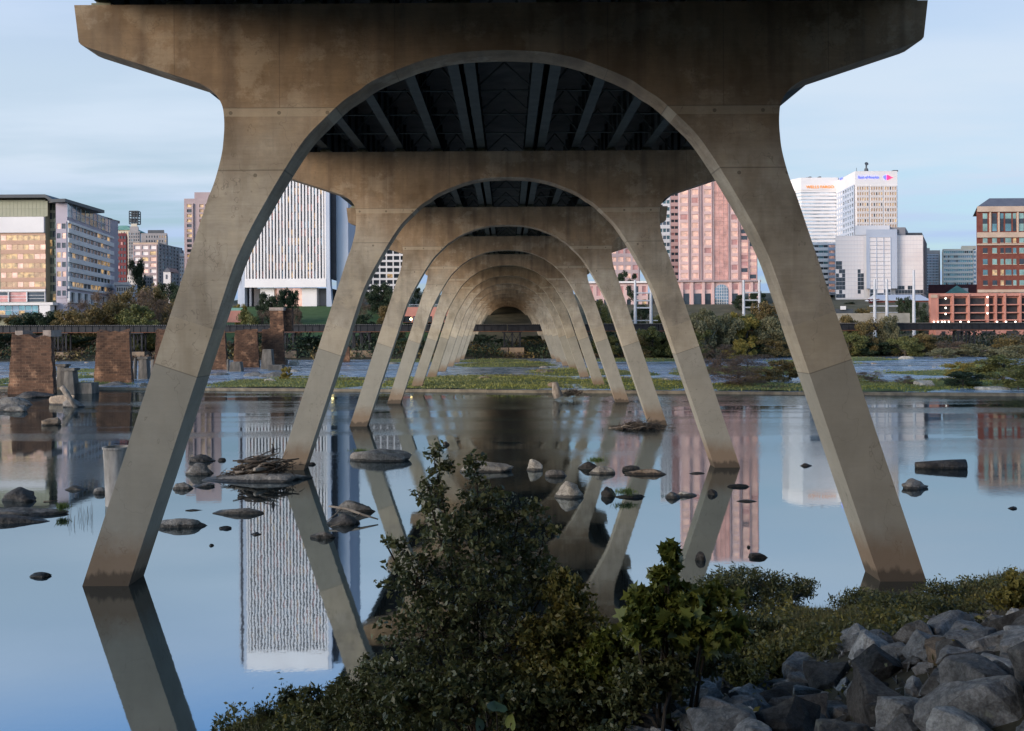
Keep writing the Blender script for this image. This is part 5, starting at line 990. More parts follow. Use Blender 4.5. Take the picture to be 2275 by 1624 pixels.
def rock_mesh(seed, shape='round', mat=None, detail=3):
    r = random.Random(seed); bm = bmesh.new()
    if shape == 'hull':
        for k in range(15):
            v = Vector((r.gauss(0, 1), r.gauss(0, 1), r.gauss(0, 1))).normalized(); v = Vector((math.copysign(abs(v.x)**.6, v.x), math.copysign(abs(v.y)**.6, v.y), math.copysign(abs(v.z)**.6, v.z)))*r.uniform(.82, 1); bm.verts.new(v)
        h_ = bmesh.ops.convex_hull(bm, input=bm.verts[:]); bmesh.ops.delete(bm, geom=list({g for g in h_['geom_interior'] if isinstance(g, bmesh.types.BMVert)}), context='VERTS')
        bmesh.ops.dissolve_limit(bm, angle_limit=R(14), verts=bm.verts[:], edges=bm.edges[:])
        bmesh.ops.bevel(bm, geom=bm.edges[:], offset=.10, segments=2, affect='EDGES', profile=.6, clamp_overlap=True)
        bmesh.ops.triangulate(bm, faces=bm.faces[:]); bmesh.ops.subdivide_edges(bm, edges=[e for e in bm.edges if e.calc_length() > .35], cuts=2, use_grid_fill=True); bmesh.ops.triangulate(bm, faces=bm.faces[:])
        for v in bm.verts: v.co += v.co.normalized()*(.13*mnoise.noise(v.co*1.9+Vector((seed, 0, 0)))+.05*mnoise.noise(v.co*5+Vector((0, seed, 0))))
    else:
        bmesh.ops.create_icosphere(bm, subdivisions=detail+1, radius=1)
        cuts = [(Vector((r.gauss(0, 1), r.gauss(0, 1), r.gauss(0, .7)+.2)).normalized(), r.uniform(.55, .9)) for k in range(7 if shape == 'round' else 9)]
        for v in bm.verts:
            co = v.co
            for nn, dd in cuts:
                e = co.dot(nn)-dd
                if e > 0: co -= nn*e*.85
            if shape == 'peak' and co.z > 0:
                k = max(0, 1-abs(co.x+.15)*.9); co.z = co.z*.5+co.z*k*.7; co.x *= 1.05
            if shape == 'slab': co.z = math.copysign(min(abs(co.z), .55+.25*mnoise.noise(co*1.3+Vector((seed, 2, 1)))), co.z)*(1-.7*min(1, abs(co.x)**1.6))*(1+.25*math.sin(co.x*2+seed))
            co += co.normalized()*(.16*mnoise.noise(co*1.4+Vector((seed, 1, 2)))+.05*mnoise.noise(co*4+Vector((1, seed, 2)))+.02*mnoise.noise(co*11)); v.co = co
    me = bpy.data.meshes.new('rock'); bm.to_mesh(me); bm.free()
    if mat: me.materials.append(mat)
    if shape != 'hull': me.polygons.foreach_set('use_smooth', [True]*len(me.polygons))
    return me
rid = [40]
def rock(X0, X1, Yt, Yb, label, shape='round', mat='grey', dep=.65, cat='rock', name='river_rock', base=0.0, rz=None):
    rid[0] += 1; b = onz((X0+X1)/2, Yb, base); w = (X1-X0)*b.y/FOC; d = b.y+w*dep*.5; zt = max(zat((X0+X1)/2, Yt, d), base+.04)
    me = rock_mesh(rid[0]*3+1, shape, ROCK[mat]); z_hi = max(v.co.z for v in me.vertices); wx = max(v.co.x for v in me.vertices)-min(v.co.x for v in me.vertices); xc = (max(v.co.x for v in me.vertices)+min(v.co.x for v in me.vertices))/2
    wl = 1.0; sz = (zt-base)/z_hi if shape != 'x' else 1; 
    s = (w/wx, w*dep/2, sz*.86)
    for v in me.vertices: v.co = Vector(((v.co.x-xc)*s[0], v.co.y*s[1], v.co.z*s[2]))
    o = bpy.data.objects.new(name, me); COL.objects.link(o); o.location = (b.x*d/b.y, d, base); tag(o, label, cat, 'rocks lying in the river'); return o
K = rock
K(92, 135, 924, 945, 'pale wedge-shaped rock alone in the pool at the left', 'hull', 'tan'); K(4, 86, 1077, 1116, 'big dark wet boulder at the left edge', 'peak', 'dark', .8)
K(-60, 150, 1126, 1150, 'long flat rock shelf running in from the left edge', 'slab', 'grey', .35); K(-90, 130, 1142, 1163, 'lower dark lip of the flat rock shelf at the left edge', 'slab', 'dark', .2); K(144, 196, 1078, 1090, 'small flat rock left of the concrete cylinder', 'slab', 'grey'); K(205, 238, 1080, 1097, 'small rock touching the concrete cylinder', 'round', 'grey')
K(412, 475, 1024, 1056, 'rounded boulder left of the driftwood pile', 'round', 'grey', .8); K(418, 479, 1007, 1027, 'dark broken rock behind the rounded boulder', 'peak', 'dark'); K(482, 502, 1016, 1024, 'tiny dark rock right of the dark broken one', 'round', 'dark')
K(446, 694, 1046, 1074, 'broad flat rock slab under the driftwood pile', 'slab', 'grey', .5); K(383, 430, 1070, 1088, 'flat rock just right of the nearest left leg', 'slab', 'grey'); K(425, 478, 1071, 1083, 'thin flat rock beside the broad slab', 'slab', 'grey'); K(412, 452, 1131, 1135, 'sliver of dark rock barely above the water', 'slab', 'dark', .3)
K(470, 590, 1126, 1144, 'low sloping rock with a pale top below the broad slab', 'slab', 'grey', .35); K(354, 461, 1147, 1174, 'smooth lens-shaped boulder against the nearest left leg', 'round', 'grey', .5); K(486, 515, 1167, 1176, 'small dark rock right of the lens-shaped boulder', 'round', 'dark'); K(556, 581, 1182, 1189, 'small pointed rock left of the fins reflection', 'slab', 'dark'); K(464, 476, 1207, 1213, 'tiny round dark rock in open water', 'round', 'dark')
K(66, 113, 1269, 1284, 'dark oval rock near the lower left corner', 'round', 'dark'); K(688, 747, 1178, 1197, 'pale flat rock below the forked branch', 'slab', 'grey', .4); K(740, 838, 1108, 1140, 'sloping rock slab behind the forked branch', 'slab', 'grey', .6); K(725, 800, 1138, 1168, 'dark rock under the forked branch', 'peak', 'dark', .6); K(680, 703, 1026, 1033, 'tiny dark rock right of the second left leg', 'round', 'dark')
K(774, 915, 993, 1026, 'long dark whale-backed rock with grass at its left end', 'slab', 'grey', .35); K(984, 999, 979, 989, 'small stump-like stone behind the big bush', 'round', 'dark'); K(1020, 1142, 1021, 1050, 'long pale boulder behind the top of the big bush', 'slab', 'pale', .45); K(1168, 1206, 1016, 1047, 'pale pyramid-shaped stone in the middle of the river', 'hull', 'pale', .7)
K(1210, 1262, 1040, 1060, 'brownish rounded rock right of the pyramid stone', 'round', 'grey', .6); K(1283, 1340, 1022, 1043, 'dark mossy rock with twigs behind a pale one', 'peak', 'dark', .6); K(1308, 1367, 1033, 1054, 'pale humped rock in front of the mossy one', 'round', 'pale', .6); K(1231, 1297, 1063, 1107, 'large pale-topped boulder with a clear reflection', 'peak', 'pale', .8)
K(1335, 1370, 1078, 1104, 'dark fin-shaped rock right of the large pale-topped boulder', 'peak', 'dark', .6); K(1364, 1440, 1096, 1107, 'low grassy rock trailing right of the fin-shaped one', 'slab', 'grey', .4); K(1381, 1425, 1032, 1047, 'dark round stone on top of the long tan rock', 'round', 'dark'); K(1386, 1486, 1040, 1056, 'long tan rock right of centre', 'slab', 'tan', .35)
K(1478, 1512, 1090, 1108, 'grey peaked rock below the third right leg', 'peak', 'grey', .7); K(1505, 1550, 1090, 1103, 'pale smooth rock joined to the grey peaked one', 'round', 'pale', .4); K(1571, 1594, 1084, 1100, 'round dark stone in the reflection of the second right leg', 'round', 'dark', .9); K(1612, 1666, 1074, 1083, 'thin dark rock below the second right leg', 'slab', 'dark', .3); K(1636, 1682, 1109, 1115, 'flat rock sliver right of the second right leg reflection', 'slab', 'grey', .3)
K(1526, 1568, 1048, 1053, 'thin rock sliver left of the second right leg', 'slab', 'grey', .3); K(1777, 1804, 1028, 1036, 'small pointed rock in open water left of the nearest right leg', 'peak', 'dark', .6); K(2001, 2065, 1060, 1088, 'grey cone-shaped rock right of the nearest right leg', 'peak', 'grey', .8); K(2238, 2259, 1124, 1131, 'tiny dark rock by the right edge', 'round', 'dark'); K(1662, 1707, 1227, 1241, 'dark low rock with a stick near the right shore', 'round', 'dark', .6)
K(1543, 1570, 1222, 1246, 'dark boulder in the lower leg reflection near the shore', 'round', 'dark', .8); K(1658, 1668, 1210, 1217, 'tiny dark stone above the dark low rock', 'round', 'dark')
K(-30, 75, 878, 902, 'pale sloping slab at the foot of the nearest stone pier', 'slab', 'grey', .5); K(103, 165, 873, 900, 'pale angular block right of the nearest stone pier', 'hull', 'tan', .7); K(140, 190, 880, 905, 'grey rock beside the leaning log', 'peak', 'grey', .6); K(-20, 50, 895, 912, 'low grey rock at the left edge below the sloping slab', 'round', 'grey'); K(10, 60, 898, 915, 'angular grey rock just right of the left edge', 'hull', 'grey'); K(30, 125, 868, 884, 'rubble footing under the nearest stone pier', 'slab', 'dark', .6)
K(205, 300, 846, 862, 'flat rubble footing under the second stone pier', 'slab', 'grey', .5); K(300, 345, 848, 864, 'sloping tan slab behind the nearest leaning leg', 'slab', 'tan', .5); K(445, 520, 826, 838, 'flat pale slabs right of the half hidden stone pier', 'slab', 'grey', .5); K(540, 600, 824, 836, 'flat ledge in front of the reddish stone pier', 'slab', 'grey', .5, base=.33); K(575, 640, 823, 838, 'flat ledge in front of the tall stone pier', 'slab', 'grey', .5, base=.33)
K(586, 626, 838, 850, 'pale boulder sitting in the left island grass', 'slab', 'pale', .6, base=.45); K(728, 752, 802, 811, 'pale boulder in the rapids left of the second left leg', 'round', 'pale', .8, base=.33); K(1216, 1240, 846, 859, 'tan boulder in the grass near the driftwood on the weir', 'round', 'tan', .8, base=.5); K(185, 240, 826, 838, 'white rock in the rapids between the left stone piers', 'peak', 'pale', .5, base=.33)
K(840, 856, 843, 852, 'small pale rock in the grass right of the second left leg', 'round', 'pale', .8, base=.45); K(2030, 2075, 842, 860, 'cluster of pale rocks in the grass below the rapids', 'hull', 'pale', .7, base=.45); K(1995, 2030, 790, 797, 'pale rock on the far bank right of the nearest right leg', 'round', 'pale', .6, base=.4); K(2165, 2245, 856, 866, 'flat pale rocks by the right end of the weir', 'slab', 'pale', .4, base=.35); K(640, 665, 798, 812, 'pale angular rock by the tall stone pier', 'hull', 'pale', .8, base=.33)
for k in range(46):      # scattered stones of the shallow reach
    rr_ = random.Random(900+k); y_ = rr_.uniform(150, 268); x_ = rr_.uniform(-.52, .52)*y_
    if abs(isl(x_, y_)) > .5 and rr_.random() < .5: continue
    me = rock_mesh(500+k, 'round', ROCK[rr_.choice(['grey', 'pale', 'tan'])], 1); s_ = rr_.uniform(.3, 1.0)
    for v in me.vertices: v.co = Vector((v.co.x*s_*1.6, v.co.y*s_, v.co.z*s_*.6))
    o = bpy.data.objects.new('rapids_stone', me); COL.objects.link(o); o.location = (x_, y_, isl_h(x_, y_) if isl(x_, y_) > 0 else .3); tag(o, 'small weathered stone poking out of the shallow reach above the weir', 'rock', 'small stones above the weir')
# ------------------------------------------------------------ logs and driftwood
WOOD = M('bleached driftwood', (.14, .115, .09), (.32, .28, .23), 2.5, .9, .5, 8, stretch=(1, 1, .4)); WOODD = M('dark driftwood', (.035, .028, .022), (.10, .08, .06), 3, .9, .5, 8)
def drift(X, Yb, wpx, hpx, n, label, seed, lean=.3, base=0.05, dark=.6, dshift=0):
    b = onz(X, Yb, base); r = random.Random(seed); u = b.y/FOC; W_, H_ = wpx*u, hpx*u; root = empty('driftwood_pile', (b.x, b.y+dshift, base), label, 'driftwood')
    for k in range(n):
        L_ = W_*r.uniform(.25, .75); cx_ = r.uniform(-.38, .38)*W_; h0 = H_*r.uniform(.02, .75)*(1-abs(cx_/W_)*1.3+lean*cx_/W_); a = r.gauss(0, .5); t = r.gauss(.15, .22); p0 = Vector((cx_, r.uniform(-.25, .35)*W_*.7, h0)); dv = Vector((math.cos(a)*math.cos(t), math.sin(a)*math.cos(t), math.sin(t)))*L_*.5
        rad = (.035 if r.random() < .7 else .08)*r.uniform(.6, 1.4)*(W_/3.2)**.4; m_ = MB(); mid = p0+Vector((r.gauss(0, .07), r.gauss(0, .07), r.gauss(0, .05)))*L_; e0, e1 = p0-dv, p0+dv; e0.z = max(e0.z, .02); e1.z = max(e1.z, .02)
        m_.tube([e0, e0.lerp(mid, .5)+Vector((0, 0, r.gauss(0, .03)))*L_, mid, mid.lerp(e1, .5), e1], [rad, rad*.95, rad*.85, rad*.7, rad*.35], 7)
        raw('branch', m_.V, m_.F, WOODD if r.random() < dark else WOOD, root, smooth=True)
    m_ = MB()
    for k in range(n*9):
        cx_ = r.gauss(0, .25)*W_; p0 = Vector((cx_, r.uniform(-.15, .25)*W_, H_*r.uniform(0, .6)*(1-abs(cx_/W_)*1.2+lean*cx_/W_))); dv = Vector((r.gauss(0, 1), r.gauss(0, .6), r.gauss(.35, .5))).normalized()*W_*r.uniform(.05, .15); m_.tube([p0-dv, p0+dv*.2+Vector((0, 0, .03)), p0+dv], [.026, .02, .010], 4)
    tag(raw('twigs', m_.V, m_.F, WOODD, root), kind='stuff'); return root
dp = drift(576, 1050, 118, 50, 60, 'tangled dark driftwood pile caught on the slab at the foot of the second left leg', 4, lean=.7, base=.35, dark=.65)
drift(1420, 952, 112, 20, 24, 'flat raft of driftwood against the foot of the third right leg', 9, lean=.2, dark=.45)
w3 = drift(1272, 879, 56, 24, 14, 'gnarled driftwood stump and branches stranded on the weir', 14, lean=-.2, base=.45, dark=.6, dshift=.4)
q = onz(1250, 880, .45); m_ = MB(); u = q.y/FOC; m_.tube([(q.x-.5, q.y, .3), (q.x-.75, q.y, 1.1), (q.x-.9, q.y+.2, 2.1)], [.62, .55, .35], 9); o = m_.build('tree_stump', WOOD, w3, smooth=True)
def log(pts, rad, label, mat=WOOD, name='log', cat='log', twigs=0):
    m_ = MB(); m_.tube(pts, rad, 10); o = m_.build(name, mat, org=tuple(pts[0]), smooth=True); return tag(o, label, cat)
q = onz(155, 905, 0); log([(q.x-.9, q.y, 2.35), (q.x-.35, q.y, 1.6), (q.x+.15, q.y-.1, .9), (q.x+.8, q.y-.2, -.1)], [.28, .32, .27, .22], 'bleached crooked log leaning by the nearest stone pier')
q = onz(2093, 1041, 0); u = q.y/FOC; log([(q.x-54*u, q.y+.3, .12), (q.x-20*u, q.y+.2, .14), (q.x+20*u, q.y+.1, .15), (q.x+52*u, q.y, .16)], [9*u, 11.5*u, 14*u, 15*u], 'dark rounded log-like rock lying in the water at the right', ROCK['dark'], 'waterlogged_log')
q = onz(785, 1160, 0); u = q.y/FOC
br = empty('forked_branch', (q.x, q.y, 0), 'forked bare branch lying over the rocks behind the big bush', 'branch'); m_ = MB()
m_.tube([(q.x-62*u, q.y+.9, .55), (q.x-20*u, q.y+.6, .5), (q.x+18*u, q.y+.2, .3), (q.x+55*u, q.y, .12)], [.045, .06, .055, .03], 7); m_.build('limb', WOOD, br, smooth=True)
m_ = MB(); m_.tube([(q.x+14*u, q.y+.25, .3), (q.x-5*u, q.y-.4, .12), (q.x-40*u, q.y-1.1, .03)], [.04, .035, .02], 6); m_.build('side_limb', WOOD, br, smooth=True); m_ = MB(); m_.tube([(q.x-30*u, q.y+.7, .5), (q.x-48*u, q.y+.4, .2), (q.x-60*u, q.y+.2, .02)], [.035, .03, .015], 6); m_.build('side_limb', WOOD, br, smooth=True)
log([tuple(onz(97, 1114, .03)), tuple(onz(128, 1112, .06))], [.03, .02], 'thin stick floating by the dark wet boulder at left', WOODD, 'stick', 'stick')
# cormorant on the driftwood
q = onz(572, 1050, .35); bx, by = P(606, 1010, q.y+.3).x, q.y+.3; bz = zat(606, 1007, by)
BIRD = M('black feathers', (.012, .011, .012), (.03, .027, .026), 14, .6, .3, 30)
bm = bmesh.new(); chain = [((0, 0, 0), .035), ((.0, 0, .08), .075), ((.01, 0, .17), .085), ((.02, 0, .25), .06), ((.015, 0, .31), .032), ((.0, 0, .36), .027), ((-.01, 0, .40), .036), ((-.05, 0, .405), .014), ((-.09, 0, .40), .006)]
vs2 = [bm.verts.new(Vector(p)) for p, _ in chain]; [bm.edges.new((a, b)) for a, b in zip(vs2, vs2[1:])]
tl = [bm.verts.new(Vector(p)) for p in ((.05, 0, -.07), (.07, 0, -.14))]; bm.edges.new((vs2[0], tl[0])); bm.edges.new((tl[0], tl[1]))
me = bpy.data.meshes.new('bird'); bm.to_mesh(me); bm.free(); bird = bpy.data.objects.new('perched_bird', me); COL.objects.link(bird)
md = bird.modifiers.new('s', 'SKIN'); rad = [r for _, r in chain]+[.028, .016]
for v, r in zip(me.skin_vertices[0].data, rad): v.radius = (r, r)
me.skin_vertices[0].data[1].use_root = True; bird.modifiers.new('u', 'SUBSURF').levels = 2
dg = bpy.context.evaluated_depsgraph_get(); me2 = bpy.data.meshes.new_from_object(bird.evaluated_get(dg)); bird.modifiers.clear(); bird.data = me2; me2.materials.clear(); me2.materials.append(BIRD); me2.polygons.foreach_set('material_index', [0]*len(me2.polygons))
sc_ = 1.3; bird.scale = (sc_,)*3; bird.location = (bx, by, bz+.0); tag(bird, 'slim black water bird perched upright on the driftwood pile', 'bird')
m_ = MB(); m_.tube([(bx-.5, by+.1, bz-.42), (bx-.1, by, bz-.1), (bx+.35, by, bz+.0)], [.05, .045, .03], 7); m_.build('branch', WOOD, dp, smooth=True)
BL_ = MB(); BL_.tube([(.0, -.03, -.09), (0, -.03, .02)], .012, 5); BL_.tube([(.0, .03, -.09), (0, .03, .02)], .012, 5); raw('legs', BL_.V, BL_.F, BIRD, bird)
# ------------------------------------------------------------ riprap on the near right bank
def terr(X, Y):                       # where a sight line meets the near bank
    a, b = rel(X, Y); d = 5.0
    while d < 60:
        if H-b*d/FOC <= near_h(a*d/FOC, d): return Vector((a*d/FOC, d, near_h(a*d/FOC, d)))
        d += .1
    return onz(X, Y)
edge = [terr(*p) for p in ((1330, 1620), (1400, 1590), (1540, 1520), (1640, 1470), (1730, 1505), (1840, 1478), (1900, 1432), (2060, 1420), (2130, 1392), (2275, 1345))]
riverside = [(p.x, p.y) for p in edge]; print('EDGE', [(round(a, 1), round(b, 1)) for a, b in riverside])
def in_rip(x, y):
    if x < riverside[0][0]: return False
    yy = riverside[-1][1]+(x-riverside[-1][0])*.3
    for (a, ya), (b, yb) in zip(riverside, riverside[1:]):
        if min(a, b) <= x <= max(a, b) and abs(b-a) > 1e-3: yy = ya+(yb-ya)*(x-a)/(b-a)
    return y < yy
rrd = random.Random(77); placed = []; RM = [rock_mesh(2000+k*7, 'hull') for k in range(12)]; RMM = {}
def rip_obj(x, y, s, mk, k, flat=.72, dz=0.0, rot=None):
    key = (k, mk)
    if key not in RMM: me = RM[k].copy(); me.materials.clear(); me.materials.append(ROCK[mk]); RMM[key] = me
    o = bpy.data.objects.new('riprap_boulder', RMM[key]); COL.objects.link(o); o.location = (x, y, near_h(x, y)+s*.22+dz); o.rotation_euler = rot or (rrd.gauss(0, .35), rrd.gauss(0, .35), rrd.uniform(0, 6.28)); o.scale = (s*rrd.uniform(.85, 1.35), s*rrd.uniform(.75, 1.05), s*flat*rrd.uniform(.8, 1.15)); return o
heroes = [(1960, 1560, 'ripdark', 95, 'largest boulder of the riprap, dark and coarse with a shadowed face'), (2085, 1455, 'tan', 42, 'warm tan boulder in the upper riprap, the only brownish one there'), (1925, 1445, 'riplight', 50, 'pale bluish boulder at the upper left rim of the riprap'), (2170, 1520, 'rip', 95, 'huge layered grey boulder at the right edge of the riprap'),
          (1800, 1585, 'riplight', 46, 'light grey block near the lower middle of the riprap'), (1695, 1500, 'rip', 52, 'wedge-shaped grey boulder at the left end of the riprap'), (2020, 1600, 'riplight', 90, 'long light sloping boulder below the largest dark one'), (1405, 1592, 'pale', 34, 'whitish boulder half hidden under the big bush at the bottom')]
for X, Y, mk, wp, lb in heroes:
    q = terr(X, min(Y+wp*.4, 1760)); s = wp*q.y/FOC; k = heroes.index((X, Y, mk, wp, lb)); o = rip_obj(q.x, q.y, s, mk, k, .8, s*.12, (rrd.gauss(0, .2), rrd.gauss(0, .2), rrd.uniform(0, 6))); tag(o, lb, 'boulder', 'riprap boulders'); placed.append((q.x, q.y, s*.9))
cnt = 0; tries = 0
while cnt < 290 and tries < 30000:
    tries += 1; y = rrd.uniform(6.2, 27); x = rrd.uniform(1.2, .56*y+1.2)
    if not in_rip(x, y): continue
    s = min(max(rrd.lognormvariate(-1.18, .42), .17), .58)*(1.15 if y < 12 else 1)
    if x < .21*y: s = min(s, .30)
    if (x < .21*y and y < 11.5) or y < 7.9: continue
    if any((x-a)**2+(y-b)**2 < ((s+c)*.56)**2 for a, b, c in placed): continue
    placed.append((x, y, s)); cnt += 1
    o = rip_obj(x, y, s, rrd.choices(['rip', 'riplight', 'ripdark'], [6, 3, 2])[0], rrd.randrange(12)); tag(o, '%s %s boulder %s' % ('large' if s > .42 else 'small', {'rip': 'grey', 'riplight': 'light grey', 'ripdark': 'dark'}[o.data.materials[0].name.startswith('light') and 'riplight' or (o.data.materials[0].name.startswith('dark') and 'ripdark' or 'rip')], 'low in the riprap near the bottom of the picture' if y < 12 else ('in the upper riprap towards the right edge' if x > .42*y else 'in the upper riprap next to the scrub')), 'boulder', 'riprap boulders')
cr_ = MB()        # crushed stone between the boulders
for k in range(2600):
    y = rrd.uniform(6, 28); x = rrd.uniform(.8, .56*y+1.5)
    if not in_rip(x, y): continue
    s = rrd.uniform(.05, .15); z = near_h(x, y); p = [Vector((rrd.gauss(0, 1), rrd.gauss(0, 1), rrd.gauss(0, 1))).normalized()*s for _ in range(4)]
    cr_.add([(x+a.x, y+a.y, z+a.z+.03) for a in p], [(0, 1, 2), (0, 2, 3), (0, 3, 1), (1, 3, 2)])
c_ = cr_.build('crushed_stone', ROCK['rip']); tag(c_, 'small crushed stone filling the gaps between the riprap boulders', kind='stuff')
# ------------------------------------------------------------ near bank shrubs
LF = {'birch': foliage('small glossy shrub leaves', (.04, .066, .04), (.115, .16, .09), (.18, .19, .08), .9, .32), 'lush': foliage('broad green leaves', (.04, .07, .02), (.12, .18, .045), (.22, .24, .05), .8, .42), 'gold': foliage('turning shrub leaves', (.04, .062, .022), (.115, .15, .045), (.24, .21, .055), .9, .5), 'low': foliage('dark low shrub leaves', (.03, .05, .026), (.09, .125, .055), (.14, .145, .055), .8, .4)}
TW = M('shrub stems', (.035, .028, .02), (.08, .065, .05), 6, .9)
def shrub(base, blobs, leafn, lsize, mat, label, seed, name='shrub', asp=.55, twig=.5, droop=0.0, cat='shrub'):
    """twigs fan out from the stems into each (centre, radius) lobe and carry the leaves"""
    r = random.Random(seed); root = empty(name, tuple(base), label, cat); stems = MB(); L_ = []; tot = sum(rad[0]*rad[1] for _, rad in blobs); B0 = Vector(base)
    for c, rad in blobs:
        c = Vector(c); rad = Vector((rad[0], rad[0], rad[1])); n = max(4, int(leafn*rad.x*rad.z/tot)); nt_ = max(3, n//26)
        rootp = B0+Vector((r.gauss(0, .12), r.gauss(0, .12), 0)); hub = Vector((c.x, c.y, c.z-rad.z*.5)); mid = rootp.lerp(hub, .5)+Vector((r.gauss(0, .08), r.gauss(0, .08), .12))
        stems.tube([rootp-Vector((0, 0, .15)), mid, hub], [.03, .022, .014], 6)
        for k in range(nt_):
            v = Vector((r.gauss(0, 1), r.gauss(0, 1), r.gauss(.25, 1))).normalized(); rr = r.uniform(.55, 1.0)**.5; tip = c+Vector((v.x*rad.x, v.y*rad.y, v.z*rad.z))*rr; st = hub.lerp(c, r.random())+Vector((r.gauss(0, .2)*rad.x, r.gauss(0, .2)*rad.y, 0)); L0 = (tip-st).length
            ctrl = st.lerp(tip, .55)+Vector((0, 0, .18*L0*(1-droop*2)))
            def bz(t): return st*(1-t)**2+ctrl*2*t*(1-t)+tip*t*t
            if k % 2 == 0: stems.tube([bz(0), bz(.35), bz(.7), bz(1)], [.010, .008, .005, .002], 4, cap=False)
            for q in range(26):
                t = 1-(r.random()**1.4)*.72; p = bz(t); L_.append((p.x+r.gauss(0, .045)*twig*2, p.y+r.gauss(0, .045)*twig*2, p.z+r.gauss(0, .04)*twig*2-droop*.05))
    stems.build('stems', TW, root); leaves('foliage', L_, lsize, mat, seed, root, tuple(base), asp=asp, lobed=(asp > .8)); return root
def B_(X, Y, d, rx, rz): return (tuple(P(X, Y, d)), (rx*d/FOC, rz*d/FOC))
def gb(X, d): x = px(X, d); return (x, d, near_h(x, d))
shrub(gb(1075, 15.5), [B_(972, 1030, 15.4, 30, 50), B_(1060, 1050, 15.6, 36, 48), B_(960, 1105, 15.3, 55, 55), B_(1075, 1125, 15.6, 70, 62), B_(1150, 1140, 15.8, 70, 45), B_(1000, 1195, 15.2, 110, 65), B_(1120, 1225, 15.5, 105, 70), B_(905, 1215, 15.2, 34, 18), B_(860, 1207, 15.2, 45, 12), B_(1215, 1170, 15.7, 35, 26), B_(930, 1290, 15, 90, 70), B_(1060, 1320, 15, 140, 90), B_(1200, 1300, 15.4, 90, 60), B_(960, 1400, 14.8, 130, 80), B_(1120, 1430, 14.8, 160, 90), B_(900, 1480, 14.8, 110, 60)],
      12800, .09, LF['birch'], 'tall dark small-leaved shrub in the centre foreground, higher than all the others', 11)
shrub(gb(1235, 14.6), [B_(1255, 1320, 14.8, 60, 60), B_(1290, 1390, 14.6, 70, 70), B_(1220, 1420, 14.4, 90, 70), B_(1330, 1460, 14.4, 90, 60), B_(1250, 1520, 14, 130, 70)], 8500, .085, LF['gold'], 'shrub with turning yellowish leaves right of the tall dark one', 12)
shrub(gb(1490, 13.2), [B_(1487, 1235, 13.2, 16, 30), B_(1480, 1275, 13.2, 30, 22), B_(1500, 1330, 13.3, 66, 24), B_(1425, 1330, 13.2, 30, 24), B_(1580, 1330, 13.4, 60, 24), B_(1460, 1390, 13, 90, 40), B_(1570, 1400, 13.1, 90, 40)], 2600, .17, LF['lush'], 'upright sapling with large lobed leaves in front of the right shore', 13, 'sapling', asp=.85)
shrub(gb(1500, 14), [B_(1430, 1470, 14, 110, 70), B_(1560, 1462, 14.6, 90, 44), B_(1450, 1525, 14, 90, 40), B_(1370, 1530, 13.9, 90, 50)], 7500, .10, LF['low'], 'broad dark shrub at the left end of the riprap', 14)
shrub(gb(1180, 13.4), [B_(1060, 1540, 13.6, 150, 60), B_(1200, 1570, 13.4, 140, 60), B_(1320, 1570, 13.4, 110, 60), B_(940, 1560, 13.8, 120, 50)], 9000, .085, LF['low'], 'low dark brush along the bottom below the tall shrub', 15)
shrub(gb(700, 19.8), [B_(640, 1575, 20, 34, 42), B_(592, 1590, 20, 24, 32), B_(690, 1570, 19.8, 44, 50), B_(560, 1612, 20.2, 18, 18), B_(752, 1555, 19.6, 40, 56), B_(668, 1600, 19.6, 60, 34), B_(720, 1600, 19.4, 60, 40)], 6500, .12, LF['low'], 'narrow-leaved low shrub hanging over the water at the lower left', 16, asp=.28)
shrub(gb(810, 18), [B_(790, 1545, 18.2, 70, 50), B_(850, 1500, 18, 70, 55), B_(830, 1580, 17.6, 110, 55), B_(900, 1560, 17.4, 90, 60)], 7000, .09, LF['low'], 'dark brush between the tall shrub and the narrow-leaved one', 17, asp=.4)
shrub(gb(1650, 26), [B_(1660, 1300, 29.5, 110, 34), B_(1750, 1310, 29.5, 60, 30), B_(1600, 1320, 28.5, 80, 36), B_(1795, 1305, 29.5, 30, 15), B_(1700, 1345, 28.5, 90, 26)], 9500, .13, LF['low'], 'dark bushy clump reaching out over the water left of the nearest right leg', 18, asp=.3, twig=.9)
shrub(gb(1640, 22), [B_(1620, 1400, 22.5, 100, 42), B_(1700, 1420, 22.5, 90, 40), B_(1770, 1452, 22.5, 70, 26), B_(1560, 1440, 20, 80, 50)], 9000, .10, LF['low'], 'low green scrub between the sapling and the riprap', 19, twig=.9)
shrub(gb(1760, 18.5), [B_(1720, 1470, 18.5, 80, 26), B_(1800, 1455, 19.5, 80, 28), B_(1650, 1500, 17.5, 60, 30)], 4500, .09, LF['gold'], 'olive scrub just above the left end of the riprap', 20, twig=.9)
shrub(gb(1965, 25), [B_(1920, 1345, 28, 80, 30), B_(2000, 1358, 26.5, 110, 34), B_(1905, 1395, 25.5, 44, 26)], 7500, .12, LF['low'], 'dark scrub at the foot of the nearest right leg', 21, asp=.35, twig=.9)
shrub(gb(2140, 30), [B_(2080, 1330, 30, 60, 40), B_(2160, 1325, 31, 80, 34), B_(2230, 1320, 30, 70, 36), B_(2100, 1365, 27, 110, 30)], 7500, .12, LF['low'], 'scrub on the bank right of the nearest right leg', 22, asp=.35, twig=.9)
shrub(gb(2255, 26), [B_(2255, 1295, 26, 26, 26), B_(2235, 1330, 26, 40, 26), B_(2270, 1340, 26, 30, 34)], 1700, .13, LF['gold'], 'taller yellowish shrub at the right edge of the bank', 23, asp=.7)
shrub(gb(1945, 19.8), [B_(1945, 1385, 20.2, 22, 16), B_(1905, 1390, 20.4, 14, 10)], 420, .11, LF['gold'], 'bright yellow sprig above the pale bluish boulder', 24, asp=.7)
